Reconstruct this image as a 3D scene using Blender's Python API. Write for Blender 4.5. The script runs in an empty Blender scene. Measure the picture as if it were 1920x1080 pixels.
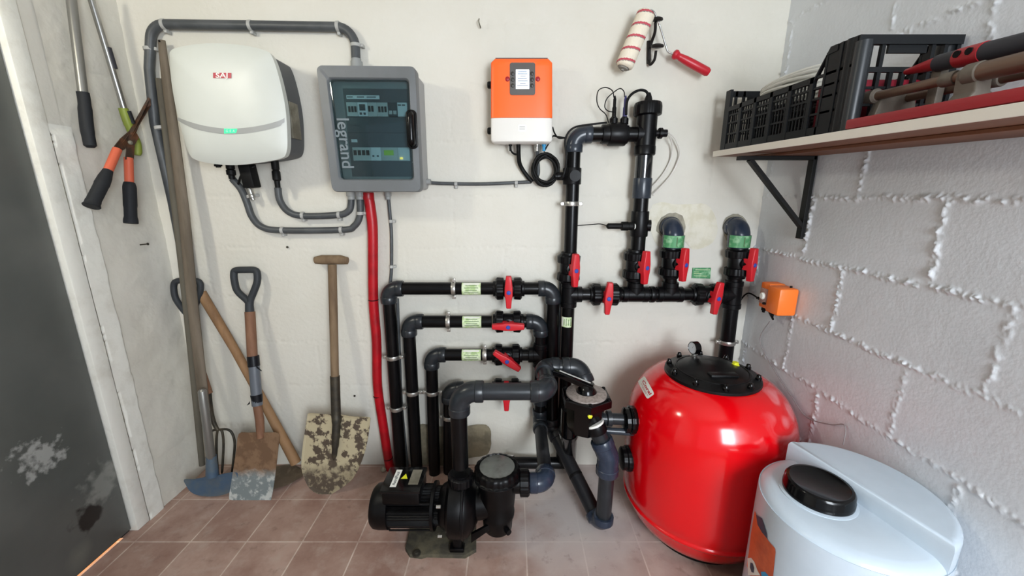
import bpy, bmesh, math, random
import numpy as np
from math import sin, cos, pi, radians, sqrt, atan2
from mathutils import Vector, Matrix

random.seed(7)
scene = bpy.context.scene
COL = scene.collection

# ---------------------------------------------------------------- camera, light, exposure
F = 732.0                       # focal length in pixels of the 1920 wide frame
TILT = radians(13.4)
CY, CZ = -1.56, 1.207           # camera stands 1.56 m in front of the back wall, 1.2 m up
cam = bpy.data.cameras.new('camera')
cam.sensor_width = 36
cam.lens = F / 1920 * 36
cam.clip_start = 0.02
camo = bpy.data.objects.new('camera', cam)
COL.objects.link(camo)
camo.location = (0, CY, CZ)
camo.rotation_euler = (radians(90) - TILT, 0, 0)
scene.camera = camo

world = bpy.data.worlds.new('world')
scene.world = world
world.use_nodes = True
bg = world.node_tree.nodes['Background']
bg.inputs['Color'].default_value = (0.86, 0.92, 1.0, 1)
bg.inputs['Strength'].default_value = 0.55

def area(name, loc, target, sx, sy, power, color):
    l = bpy.data.lights.new(name, 'AREA')
    l.shape = 'RECTANGLE'; l.size = sx; l.size_y = sy
    l.energy = power; l.color = color
    o = bpy.data.objects.new(name, l); COL.objects.link(o)
    o.location = loc
    o.rotation_euler = (Vector(target) - Vector(loc)).to_track_quat('-Z', 'Y').to_euler()
    return o
area('daylight_doorway', (0.66, -2.6, 1.30), (0.45, 0, 0.6), 0.6, 0.9, 54, (0.86, 0.93, 1.0))
area('lamp_left', (-1.30, -1.02, 1.85), (-0.35, 0, 0.7), 0.08, 0.16, 5.8, (1.0, 0.95, 0.80))
#area('lamp_ceiling', (0.1, -1.5, 2.38), (0.1, -0.6, 0.4), 0.5, 0.3, 6, (1.0, 0.96, 0.9))
sun = bpy.data.lights.new('sun', 'SUN'); sun.energy = 7; sun.color = (1.0, 0.72, 0.42); sun.angle = radians(1)
suno = bpy.data.objects.new('sun', sun); COL.objects.link(suno)
suno.location = (-3, -0.8, 1.5)
suno.rotation_euler = Vector((1, 0.02, -2.2)).to_track_quat('-Z', 'Y').to_euler()

vs = scene.view_settings
vs.view_transform = 'Standard'
try: vs.look = 'None'
except Exception: pass
vs.exposure = 0.0
vs.gamma = 1.0
vs.use_curve_mapping = False

# ---------------------------------------------------------------- pixel -> place
_c, _s = cos(TILT), sin(TILT)
def ray(px, py):
    u = (540 - py) / F
    return Vector(((px - 960) / F, _c + u * _s, -_s + u * _c))
def atY(px, py, Y):
    d = ray(px, py); t = (Y - CY) / d.y
    return Vector((d.x * t, Y, CZ + d.z * t))
def atX(px, py, X):
    d = ray(px, py); t = X / d.x
    return Vector((X, CY + d.y * t, CZ + d.z * t))
def atZ(px, py, Z):
    d = ray(px, py); t = (Z - CZ) / d.z
    return Vector((d.x * t, CY + d.y * t, Z))

# ---------------------------------------------------------------- materials
def lin(c):
    if isinstance(c, str):
        c = [int(c[i:i+2], 16) / 255 for i in (0, 2, 4)]
        c = [x / 12.92 if x <= 0.04045 else ((x + 0.055) / 1.055) ** 2.4 for x in c]
    return (c[0], c[1], c[2], 1)
M = {}
def mat(name, base, rough=0.5, metal=0.0, c2=None, nscale=8, nlo=0.45, nhi=0.6, bump=None, coat=0.0,
        emit=None, estr=1.0, trans=0.0, alpha=1.0, ior=1.45, sss=0.0, detail=6, stretch=None, rough2=None):
    m = bpy.data.materials.new(name); m.use_nodes = True
    nt = m.node_tree; N = nt.nodes; L = nt.links
    p = N['Principled BSDF']
    p.inputs['Base Color'].default_value = lin(base)
    p.inputs['Roughness'].default_value = rough
    p.inputs['Metallic'].default_value = metal
    p.inputs['Coat Weight'].default_value = coat
    p.inputs['Coat Roughness'].default_value = 0.12
    p.inputs['Transmission Weight'].default_value = trans
    p.inputs['Alpha'].default_value = alpha
    p.inputs['IOR'].default_value = ior
    if 'black' in name or name in ('grip_dark', 'd_handle'): p.inputs['Specular IOR Level'].default_value = 0.25
    if sss:
        p.inputs['Subsurface Weight'].default_value = sss
        p.inputs['Subsurface Radius'].default_value = (0.02, 0.02, 0.02)
    if emit:
        p.inputs['Emission Color'].default_value = lin(emit)
        p.inputs['Emission Strength'].default_value = estr
    tc = N.new('ShaderNodeTexCoord')
    src = tc.outputs['Object']
    if stretch:
        mp = N.new('ShaderNodeMapping'); mp.inputs['Scale'].default_value = stretch
        L.new(src, mp.inputs['Vector']); src = mp.outputs['Vector']
    if c2 is not None:
        n = N.new('ShaderNodeTexNoise'); n.inputs['Scale'].default_value = nscale
        n.inputs['Detail'].default_value = detail; n.inputs['Roughness'].default_value = 0.6
        L.new(src, n.inputs['Vector'])
        mr = N.new('ShaderNodeMapRange'); mr.inputs['From Min'].default_value = nlo; mr.inputs['From Max'].default_value = nhi
        L.new(n.outputs['Fac'], mr.inputs['Value'])
        mx = N.new('ShaderNodeMix'); mx.data_type = 'RGBA'
        mx.inputs[6].default_value = lin(base); mx.inputs[7].default_value = lin(c2)
        L.new(mr.outputs['Result'], mx.inputs[0]); L.new(mx.outputs[2], p.inputs['Base Color'])
        if rough2 is not None:
            m2 = N.new('ShaderNodeMapRange'); m2.inputs['To Min'].default_value = rough; m2.inputs['To Max'].default_value = rough2
            L.new(mr.outputs['Result'], m2.inputs['Value']); L.new(m2.outputs['Result'], p.inputs['Roughness'])
    if bump:
        n = N.new('ShaderNodeTexNoise'); n.inputs['Scale'].default_value = bump[0]; n.inputs['Detail'].default_value = 5
        L.new(src, n.inputs['Vector'])
        b = N.new('ShaderNodeBump'); b.inputs['Strength'].default_value = bump[1]; b.inputs['Distance'].default_value = 0.004
        L.new(n.outputs['Fac'], b.inputs['Height']); L.new(b.outputs['Normal'], p.inputs['Normal'])
    M[name] = m
    return m

mat('wall_white', 'd7d4ca', 0.62, c2='cfcbbe', nscale=1.6, nlo=0.35, nhi=0.7, bump=(60, 0.30))
mat('wall_right_white', 'd9dde1', 0.36, c2='cfd3d7', nscale=3, nlo=0.4, nhi=0.7, bump=(120, 0.18))
mat('ceiling_white', 'e0ddd5', 0.8, bump=(30, 0.2))
mat('jamb_white', 'e2e1d8', 0.5, c2='d0cdc2', nscale=14, nlo=0.5, nhi=0.75, bump=(35, 0.5))
mat('black_gap', '0b0b0c', 0.8)
mat('plaster_grey', 'a5a08e', 0.9, c2='8d887a', nscale=18, bump=(60, 0.6))
mat('plaster_olive', '8b826c', 0.9, c2='746c5a', nscale=14, bump=(60, 0.5))
mat('pvc_black', '070708', 0.28, c2='0e0e10', nscale=20, nlo=0.45, nhi=0.8, bump=(9, 0.05))
mat('pvc_grey', '1f2327', 0.30, c2='2a2e33', nscale=25, nlo=0.5, nhi=0.8)
mat('pvc_slate', '2c323a', 0.26, c2='3b424b', nscale=18, nlo=0.5, nhi=0.8)
mat('pvc_navy', '262f3e', 0.24, c2='343e4e', nscale=18, nlo=0.5, nhi=0.8)
mat('pvc_dusty', '1a1b1e', 0.42, c2='444447', nscale=14, nlo=0.55, nhi=0.85, rough2=0.8)
mat('fitting_black', '08080a', 0.36)
mat('rubber_black', '0c0c0c', 0.55)
mat('gloss_black', '050506', 0.18, coat=0.2)
mat('dusty_black', '17171a', 0.40, c2='2c2b2b', nscale=10, nlo=0.45, nhi=0.85, rough2=0.7)
mat('pump_black', '030304', 0.36, c2='0b0b0c', nscale=16, nlo=0.5, nhi=0.8, rough2=0.6)
mat('handle_red', 'c4202a', 0.38)
mat('cap_blue', '2e4aa0', 0.35)
mat('zinc', 'b8b6b0', 0.35, 0.9, bump=(40, 0.1))
mat('chrome', 'd8d8d8', 0.16, 1.0)
mat('clip_white', 'a9a9a5', 0.5)
mat('clip_grey', '8f918f', 0.5)
mat('label_green', 'b4cc8e', 0.55, c2='dbe4c6', nscale=60, nlo=0.4, nhi=0.6)
mat('label_deep_green', '4c8f5e', 0.5, c2='a8cfa8', nscale=45, nlo=0.5, nhi=0.75)
mat('label_white', 'e6e6df', 0.5)
mat('label_ink', '4d6a45', 0.6)
mat('conduit_grey', '45484a', 0.45, c2='4f5254', nscale=12)
mat('conduit_red', 'ad0c1a', 0.38, c2='960a16', nscale=14)
mat('enclosure_grey', '6c6f71', 0.42, c2='66696a', nscale=6)
mat('enclosure_side', '9a9b9a', 0.5)
mat('panel_slate', '515b61', 0.5)
mat('panel_dark', '3c464c', 0.5)
mat('breaker_grey', 'c9ccc9', 0.5)
mat('breaker_dark', '23282c', 0.5)
mat('breaker_white', 'eceeee', 0.5)
mat('led_yellow', 'ffe070', 0.4, emit='ffd860', estr=1.5)
mat('lcd_green', '7fae3c', 0.4, emit='86b440', estr=0.35)
mat('letters_grey', '6d787d', 0.5)
mat('inverter_white', 'cacdc6', 0.40, c2='c7cac3', nscale=3)
mat('inverter_body', '4a4c4e', 0.5)
mat('band_grey', '9c9d9a', 0.4)
mat('logo_red', 'a81c34', 0.4)
mat('led_green', '3fe08c', 0.4, emit='2fe080', estr=1.2)
mat('wood_grey', '6f6456', 0.75, c2='5b5144', nscale=14, stretch=(1, 1, 0.12), bump=(40, 0.3))
mat('wood_dark_grey', '5f5a4e', 0.75, c2='4c473d', nscale=14, stretch=(1, 1, 0.12), bump=(40, 0.3))
mat('wood_tan', '93714f', 0.7, c2='7c5c3e', nscale=12, stretch=(1, 1, 0.15), bump=(40, 0.3))
mat('wood_brown', '856048', 0.7, c2='6d4b37', nscale=12, stretch=(1, 1, 0.15), bump=(40, 0.3))
mat('wood_old', '7d684f', 0.8, c2='574433', nscale=20, nlo=0.4, nhi=0.7, stretch=(1, 1, 0.15), bump=(50, 0.5))
mat('grip_black', '222427', 0.6)
mat('d_handle', '34373a', 0.5)
mat('tape_black', '15161a', 0.35)
mat('tape_grey', '5c6168', 0.4)
mat('steel_dirty', '8b8778', 0.55, 0.35, c2='6f6a5c', nscale=14)
mat('iron_dark', '39362f', 0.55, 0.5, c2='4d463a', nscale=16, bump=(40, 0.3))
mat('iron_rusty', '4a3a30', 0.6, 0.4, c2='6b4630', nscale=22, nlo=0.45, nhi=0.6, bump=(50, 0.3))
mat('blade_rust', '8f6a48', 0.7, c2='78573a', nscale=10, bump=(40, 0.3))
mat('blade_cement', '7f8788', 0.7, c2='b9bab4', nscale=28, nlo=0.5, nhi=0.6, bump=(50, 0.5))
mat('blade_painted', 'bcae8c', 0.6, c2='4d4135', nscale=15, nlo=0.47, nhi=0.50, bump=(40, 0.4), detail=9, stretch=(1.3, 1, 0.7))
mat('blade_brown', '5e5040', 0.7, c2='7a6a54', nscale=20, nlo=0.5, nhi=0.7, bump=(50, 0.4))
mat('blade_blue', '42566a', 0.5, c2='555e62', nscale=16, nlo=0.45, nhi=0.65, bump=(40, 0.3))
mat('clay', '8f7762', 0.85, c2='76604e', nscale=14)
mat('alu', 'a9a8a4', 0.30, 0.9)
mat('pole_grey', '85847f', 0.35, 0.6)
mat('grip_green', '87943c', 0.5)
mat('shears_orange', 'c85f42', 0.5)
mat('ctrl_orange', 'ff6a28', 0.38)
mat('ctrl_white', 'e0ddd6', 0.42)
mat('ctrl_panel', '56524f', 0.4)
mat('ctrl_button', '35322f', 0.4)
mat('lcd_white', 'dfe6ee', 0.3, emit='dfe8f4', estr=0.75)
mat('lcd_ink', '8a94a6', 0.4)
mat('blue_plug', '2f8fc0', 0.4)
mat('orange_pump', 'f47a2c', 0.42)
mat('pump_clear', 'b08a80', 0.25)
mat('roller_cream', 'e6dcc8', 0.95, bump=(120, 0.8))
mat('roller_red', 'c0505c', 0.95, bump=(120, 0.8))
mat('roller_grey', '8c8880', 0.9)
mat('brush_red', 'b8202e', 0.35)
mat('hook_black', '201d1c', 0.4)
mat('tube_white', 'd8d4cc', 0.3)
mat('probe_blue', '3a3a70', 0.4)
mat('clear_cell', '1c1e20', 0.08, coat=1.0)
mat('lid_black', '0d0d0e', 0.34, c2='1c1c1d', nscale=12, nlo=0.5, nhi=0.8, rough2=0.6)
mat('plug_yellow', 'dede30', 0.4)
mat('gauge_face', 'c8ccd0', 0.25)
mat('ring_label', '9a8f88', 0.5, c2='807670', nscale=90)
mat('lever_stripe', 'c8c8c4', 0.4)
mat('tank_white', 'c0ccd6', 0.26, sss=0.35, c2='bbc7d1', nscale=5)
mat('label_orange', 'd8663a', 0.45, c2='b8502c', nscale=10)
mat('label_dark_blue', '3a4456', 0.5)
mat('sticker_red', 'c0263a', 0.5)
mat('shelf_white', 'ebe6db', 0.5, bump=(30, 0.1))
mat('shelf_wood', '7d4f35', 0.6, c2='6a4029', nscale=6, stretch=(1, 0.1, 1))
mat('bracket_black', '161616', 0.5)
mat('crate_black', '17191b', 0.42)
mat('crate_post', '24282b', 0.36)
mat('tube_grey', '8c8585', 0.4)
mat('plaster_cream', 'dcd8c8', 0.7, c2='d2cdb8', nscale=20, bump=(40, 0.4))
mat('coil_white', 'd6d6cf', 0.5)
mat('box_maroon', '8a1a2c', 0.5)
mat('cutter_red', 'a01c26', 0.42)
mat('rod_brown_reflection', '6b5648', 0.34, 0.35)  # brown reflection on the steel rods put into the base colour
mat('cast_grey', '6e675d', 0.55, 0.3, bump=(50, 0.3))
mat('grip_dark', '35353a', 0.5)
mat('lid_glass', '6d6f6a', 0.18, c2='595a55', nscale=14)
mat('concrete_dirty', '56503f', 0.9, c2='39352c', nscale=20, nlo=0.4, nhi=0.6, bump=(40, 0.8))
mat('soil_orange', 'c98a4a', 0.9)
mat('stone', '8f8878', 0.9, bump=(30, 0.8))

# tinted window pane
def glass_mat():
    m = bpy.data.materials.new('tinted_pane'); m.use_nodes = True
    nt = m.node_tree; N = nt.nodes; L = nt.links
    for n in list(N): N.remove(n)
    out = N.new('ShaderNodeOutputMaterial'); mx = N.new('ShaderNodeMixShader')
    tr = N.new('ShaderNodeBsdfTransparent'); tr.inputs['Color'].default_value = (0.62, 0.73, 0.745, 1)
    gl = N.new('ShaderNodeBsdfGlossy'); gl.inputs['Roughness'].default_value = 0.06
    fr = N.new('ShaderNodeFresnel'); fr.inputs['IOR'].default_value = 1.5
    L.new(fr.outputs[0], mx.inputs[0]); L.new(tr.outputs[0], mx.inputs[1]); L.new(gl.outputs[0], mx.inputs[2])
    L.new(mx.outputs[0], out.inputs[0]); M['tinted_pane'] = m
glass_mat()

def red_tank_mat():
    m = mat('tank_red', 'd4000c', 0.16, coat=0.4)
    nt = m.node_tree; N = nt.nodes; L = nt.links; p = N['Principled BSDF']
    tc = N.new('ShaderNodeTexCoord')
    n0 = N.new('ShaderNodeTexNoise'); n0.inputs['Scale'].default_value = 5
    L.new(tc.outputs['Object'], n0.inputs['Vector'])
    mp = N.new('ShaderNodeMapping'); mp.inputs['Scale'].default_value = (6, 9, 26); mp.inputs['Rotation'].default_value = (0.3, 0.6, 0.2)
    va = N.new('ShaderNodeMix'); va.data_type = 'RGBA'; va.inputs[0].default_value = 0.25
    L.new(tc.outputs['Object'], va.inputs[6]); L.new(n0.outputs['Color'], va.inputs[7])
    L.new(va.outputs[2], mp.inputs['Vector'])
    n1 = N.new('ShaderNodeTexNoise'); n1.inputs['Scale'].default_value = 1.0; n1.inputs['Detail'].default_value = 8
    L.new(mp.outputs['Vector'], n1.inputs['Vector'])
    r1 = N.new('ShaderNodeMapRange'); r1.inputs['From Min'].default_value = 0.46; r1.inputs['From Max'].default_value = 0.66
    L.new(n1.outputs['Fac'], r1.inputs['Value'])
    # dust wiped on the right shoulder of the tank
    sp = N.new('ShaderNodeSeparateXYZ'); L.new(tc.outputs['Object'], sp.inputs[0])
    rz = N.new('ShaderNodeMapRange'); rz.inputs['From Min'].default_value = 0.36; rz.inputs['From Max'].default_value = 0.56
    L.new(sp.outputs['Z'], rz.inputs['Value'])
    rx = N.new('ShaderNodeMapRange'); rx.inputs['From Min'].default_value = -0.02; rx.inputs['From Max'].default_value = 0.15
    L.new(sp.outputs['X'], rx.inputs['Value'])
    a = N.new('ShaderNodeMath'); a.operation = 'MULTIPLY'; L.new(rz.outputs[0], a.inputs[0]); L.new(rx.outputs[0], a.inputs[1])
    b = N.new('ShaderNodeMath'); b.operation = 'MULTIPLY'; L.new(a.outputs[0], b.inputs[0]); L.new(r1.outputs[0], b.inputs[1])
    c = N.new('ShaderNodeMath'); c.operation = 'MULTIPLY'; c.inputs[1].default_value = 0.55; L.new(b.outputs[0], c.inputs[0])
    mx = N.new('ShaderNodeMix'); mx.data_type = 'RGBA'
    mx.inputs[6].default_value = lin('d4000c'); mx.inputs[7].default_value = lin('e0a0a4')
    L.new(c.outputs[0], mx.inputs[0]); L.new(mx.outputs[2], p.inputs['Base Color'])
red_tank_mat()

def floor_mat():
    m = mat('terracotta_tiles', '8a7064', 0.55)
    nt = m.node_tree; N = nt.nodes; L = nt.links; p = N['Principled BSDF']
    tc = N.new('ShaderNodeTexCoord')
    mp = N.new('ShaderNodeMapping'); mp.inputs['Location'].default_value = (-0.05 + 4.0, 0.012 + 4.0, 0)
    L.new(tc.outputs['Object'], mp.inputs['Vector'])
    br = N.new('ShaderNodeTexBrick'); br.offset = 0.0; br.squash = 1.0
    br.inputs['Scale'].default_value = 1.0
    br.inputs['Brick Width'].default_value = 0.2; br.inputs['Row Height'].default_value = 0.2
    br.inputs['Mortar Size'].default_value = 0.0028; br.inputs['Mortar Smooth'].default_value = 0.3
    br.inputs['Color1'].default_value = lin('977a6d'); br.inputs['Color2'].default_value = lin('b2978a')
    br.inputs['Mortar'].default_value = lin('cbb9ac')
    L.new(mp.outputs['Vector'], br.inputs['Vector'])
    def noise(sc, lo, hi, det=7):
        n = N.new('ShaderNodeTexNoise'); n.inputs['Scale'].default_value = sc; n.inputs['Detail'].default_value = det
        n.inputs['Roughness'].default_value = 0.65
        L.new(tc.outputs['Object'], n.inputs['Vector'])
        r = N.new('ShaderNodeMapRange'); r.inputs['From Min'].default_value = lo; r.inputs['From Max'].default_value = hi
        L.new(n.outputs['Fac'], r.inputs['Value']); return r.outputs[0], n
    def mix(f, a, b, k=1.0):
        mx = N.new('ShaderNodeMix'); mx.data_type = 'RGBA'
        mm = N.new('ShaderNodeMath'); mm.operation = 'MULTIPLY'; mm.inputs[1].default_value = k; L.new(f, mm.inputs[0]); L.new(mm.outputs[0], mx.inputs[0])
        if isinstance(a, tuple): mx.inputs[6].default_value = a
        else: L.new(a, mx.inputs[6])
        if isinstance(b, tuple): mx.inputs[7].default_value = b
        else: L.new(b, mx.inputs[7])
        return mx.outputs[2]
    f1, _ = noise(6, 0.42, 0.68)
    col = mix(f1, br.outputs['Color'], lin('7d5a4e'), 0.7)
    f2, _ = noise(13, 0.52, 0.72)
    col = mix(f2, col, lin('b3a094'), 0.6)
    # cement dust trodden in beside the filter
    sp = N.new('ShaderNodeSeparateXYZ'); L.new(tc.outputs['Object'], sp.inputs[0])
    n3 = N.new('ShaderNodeTexNoise'); n3.inputs['Scale'].default_value = 5; n3.inputs['Detail'].default_value = 8
    L.new(tc.outputs['Object'], n3.inputs['Vector'])
    ad = N.new('ShaderNodeMath'); ad.operation = 'MULTIPLY_ADD'; ad.inputs[1].default_value = 0.7; L.new(n3.outputs['Fac'], ad.inputs[0]); L.new(sp.outputs['X'], ad.inputs[2])
    r3 = N.new('ShaderNodeMapRange'); r3.inputs['From Min'].default_value = 0.24; r3.inputs['From Max'].default_value = 0.50
    L.new(ad.outputs[0], r3.inputs['Value'])
    r3b = N.new('ShaderNodeMapRange'); r3b.inputs['From Min'].default_value = 1.10; r3b.inputs['From Max'].default_value = 0.72
    L.new(ad.outputs[0], r3b.inputs['Value'])
    ry = N.new('ShaderNodeMapRange'); ry.inputs['From Min'].default_value = -0.62; ry.inputs['From Max'].default_value = -0.34
    ry.inputs['To Min'].default_value = 0.35
    L.new(sp.outputs['Y'], ry.inputs['Value'])
    m1 = N.new('ShaderNodeMath'); m1.operation = 'MULTIPLY'; L.new(r3.outputs[0], m1.inputs[0]); L.new(r3b.outputs[0], m1.inputs[1])
    m2 = N.new('ShaderNodeMath'); m2.operation = 'MULTIPLY'; L.new(m1.outputs[0], m2.inputs[0]); L.new(ry.outputs[0], m2.inputs[1])
    col = mix(m2.outputs[0], col, lin('c4bcb8'), 0.88)
    f4, _ = noise(22, 0.58, 0.70)
    col = mix(f4, col, lin('5f4840'), 0.4)
    L.new(col, p.inputs['Base Color'])
    bp = N.new('ShaderNodeBump'); bp.inputs['Strength'].default_value = 0.25; bp.inputs['Distance'].default_value = 0.002
    nb = N.new('ShaderNodeTexNoise'); nb.inputs['Scale'].default_value = 25; L.new(tc.outputs['Object'], nb.inputs['Vector'])
    L.new(nb.outputs['Fac'], bp.inputs['Height']); L.new(bp.outputs['Normal'], p.inputs['Normal'])
    p.inputs['Roughness'].default_value = 0.48
floor_mat()

def worn(name, top, top2, bot, bot2, zthr, soft, sc, nz=0.08, lo=.45, hi=.55):
    m = mat(name, top, 0.68); nt = m.node_tree; N = nt.nodes; L = nt.links; p = N['Principled BSDF']
    tc = N.new('ShaderNodeTexCoord'); sp = N.new('ShaderNodeSeparateXYZ'); L.new(tc.outputs['Object'], sp.inputs[0])
    def ns(s, a, b):
        n = N.new('ShaderNodeTexNoise'); n.inputs['Scale'].default_value = s; n.inputs['Detail'].default_value = 9; n.inputs['Roughness'].default_value = .62
        L.new(tc.outputs['Object'], n.inputs['Vector'])
        r = N.new('ShaderNodeMapRange'); r.inputs['From Min'].default_value = a; r.inputs['From Max'].default_value = b; L.new(n.outputs['Fac'], r.inputs['Value']); return r.outputs[0], n
    def mix(f, a, b):
        mx = N.new('ShaderNodeMix'); mx.data_type = 'RGBA'; L.new(f, mx.inputs[0])
        for i, q in ((6, a), (7, b)):
            if isinstance(q, str): mx.inputs[i].default_value = lin(q)
            else: L.new(q, mx.inputs[i])
        return mx.outputs[2]
    f, n = ns(sc, lo, hi); c1 = mix(f, top, top2); f2, _ = ns(sc * 1.7, .48, .58); c2 = mix(f2, bot, bot2)
    ad = N.new('ShaderNodeMath'); ad.operation = 'MULTIPLY_ADD'; ad.inputs[1].default_value = nz; _, n3 = ns(14, 0, 1)
    L.new(n3.outputs['Fac'], ad.inputs[0]); L.new(sp.outputs['Z'], ad.inputs[2])
    r = N.new('ShaderNodeMapRange'); r.inputs['From Min'].default_value = zthr + nz/2 + soft; r.inputs['From Max'].default_value = zthr + nz/2 - soft; L.new(ad.outputs[0], r.inputs['Value'])
    L.new(mix(r.outputs[0], c1, c2), p.inputs['Base Color'])
    b = N.new('ShaderNodeBump'); b.inputs['Strength'].default_value = .35; b.inputs['Distance'].default_value = .003; L.new(n.outputs['Fac'], b.inputs['Height']); L.new(b.outputs['Normal'], p.inputs['Normal'])
worn('shovel_blade', 'aea284', '4c4034', '4d4236', '8f8369', .100, .028, 22, .13, .50, .54)
worn('spade_blade', '7b6048', '664d38', '747c7c', 'b4b6b1', .105, .018, 16, .09)
def door_mat():
    m = mat('door_grey', '5a5c5b', 0.38)
    nt = m.node_tree; N = nt.nodes; L = nt.links; p = N['Principled BSDF']
    tc = N.new('ShaderNodeTexCoord')
    def blob(c, r, hard, nsc, amp):
        n = N.new('ShaderNodeTexNoise'); n.inputs['Scale'].default_value = nsc; n.inputs['Detail'].default_value = 8
        L.new(tc.outputs['Object'], n.inputs['Vector'])
        d = N.new('ShaderNodeVectorMath'); d.operation = 'DISTANCE'; d.inputs[1].default_value = c
        L.new(tc.outputs['Object'], d.inputs[0])
        a = N.new('ShaderNodeMath'); a.operation = 'MULTIPLY_ADD'; a.inputs[1].default_value = amp
        L.new(n.outputs['Fac'], a.inputs[0]); L.new(d.outputs['Value'], a.inputs[2])
        r_ = N.new('ShaderNodeMapRange'); r_.inputs['From Min'].default_value = r + amp * 0.5; r_.inputs['From Max'].default_value = r + amp * 0.5 - hard
        L.new(a.outputs[0], r_.inputs['Value']); return r_.outputs[0]
    def mix(f, a, b, k):
        mm = N.new('ShaderNodeMath'); mm.operation = 'MULTIPLY'; mm.inputs[1].default_value = k; L.new(f, mm.inputs[0])
        mx = N.new('ShaderNodeMix'); mx.data_type = 'RGBA'; L.new(mm.outputs[0], mx.inputs[0])
        if isinstance(a, tuple): mx.inputs[6].default_value = a
        else: L.new(a, mx.inputs[6])
        mx.inputs[7].default_value = b
        return mx.outputs[2]
    n = N.new('ShaderNodeTexNoise'); n.inputs['Scale'].default_value = 4; n.inputs['Detail'].default_value = 5
    L.new(tc.outputs['Object'], n.inputs['Vector'])
    r_ = N.new('ShaderNodeMapRange'); r_.inputs['From Min'].default_value = 0.35; r_.inputs['From Max'].default_value = 0.7
    L.new(n.outputs['Fac'], r_.inputs['Value'])
    col = mix(r_.outputs[0], lin('4e514e'), lin('5f615d'), 1.0)
    def P(px, py): return atX(px, py, -1.40)
    col = mix(blob(P(195, 905), 0.075, 0.05, 30, 0.20), col, lin('8f918b'), 0.7)
    col = mix(blob(P(72, 862), 0.055, 0.03, 34, 0.24), col, lin('a2a4a0'), 0.85)
    col = mix(blob(P(150, 1040), 0.05, 0.05, 12, 0.06), col, lin('76786e'), 0.6)
    col = mix(blob(P(166, 975), 0.048, 0.015, 20, 0.13), col, lin('101112'), 0.95)
    L.new(col, p.inputs['Base Color'])
door_mat()

# ---------------------------------------------------------------- mesh builder
ORG = {}
def basis(n, up=(0, 0, 1)):
    n = Vector(n).normalized(); up = Vector(up)
    if abs(n.dot(up)) > 0.98: up = Vector((0, 1, 0))
    u = up.cross(n).normalized(); v = n.cross(u).normalized()
    return u, v, n

def fillet(pts, r, k=8):
    pts = [Vector(p) for p in pts]
    if len(pts) < 3 or not r: return pts
    out = [pts[0]]
    for i in range(1, len(pts) - 1):
        a, b, c = pts[i-1], pts[i], pts[i+1]
        la, lc = (a - b).length, (c - b).length
        d1, d2 = (a - b).normalized(), (c - b).normalized()
        ang = d1.angle(d2)
        if ang > pi - 0.02: out.append(b); continue
        t = min(r / max(math.tan(ang / 2), 1e-4), la * 0.49, lc * 0.49)
        if i == 1: t = min(r / max(math.tan(ang / 2), 1e-4), la * 0.98, lc * (0.49 if len(pts) > 3 else 0.98))
        elif i == len(pts) - 2: t = min(r / max(math.tan(ang / 2), 1e-4), la * 0.49, lc * 0.98)
        p0, p1 = b + d1 * t, b + d2 * t
        rr = t * math.tan(ang / 2)
        bis = (d1 + d2).normalized(); cen = b + bis * sqrt(rr * rr + t * t)
        v0, v1 = p0 - cen, p1 - cen
        tot = v0.angle(v1); ax = v0.cross(v1).normalized()
        for j in range(k + 1):
            out.append(cen + Matrix.Rotation(tot * j / k, 3, ax) @ v0)
    out.append(pts[-1])
    return out

def spline(pts, k=6):
    pts = [Vector(p) for p in pts]; out = []
    n = len(pts)
    for i in range(n - 1):
        p0 = pts[max(i-1, 0)]; p1 = pts[i]; p2 = pts[i+1]; p3 = pts[min(i+2, n-1)]
        for j in range(k):
            t = j / k
            out.append(0.5 * ((2 * p1) + (p2 - p0) * t + (2*p0 - 5*p1 + 4*p2 - p3) * t*t + (3*p1 - p0 - 3*p2 + p3) * t**3))
    out.append(pts[-1]); return out

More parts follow.
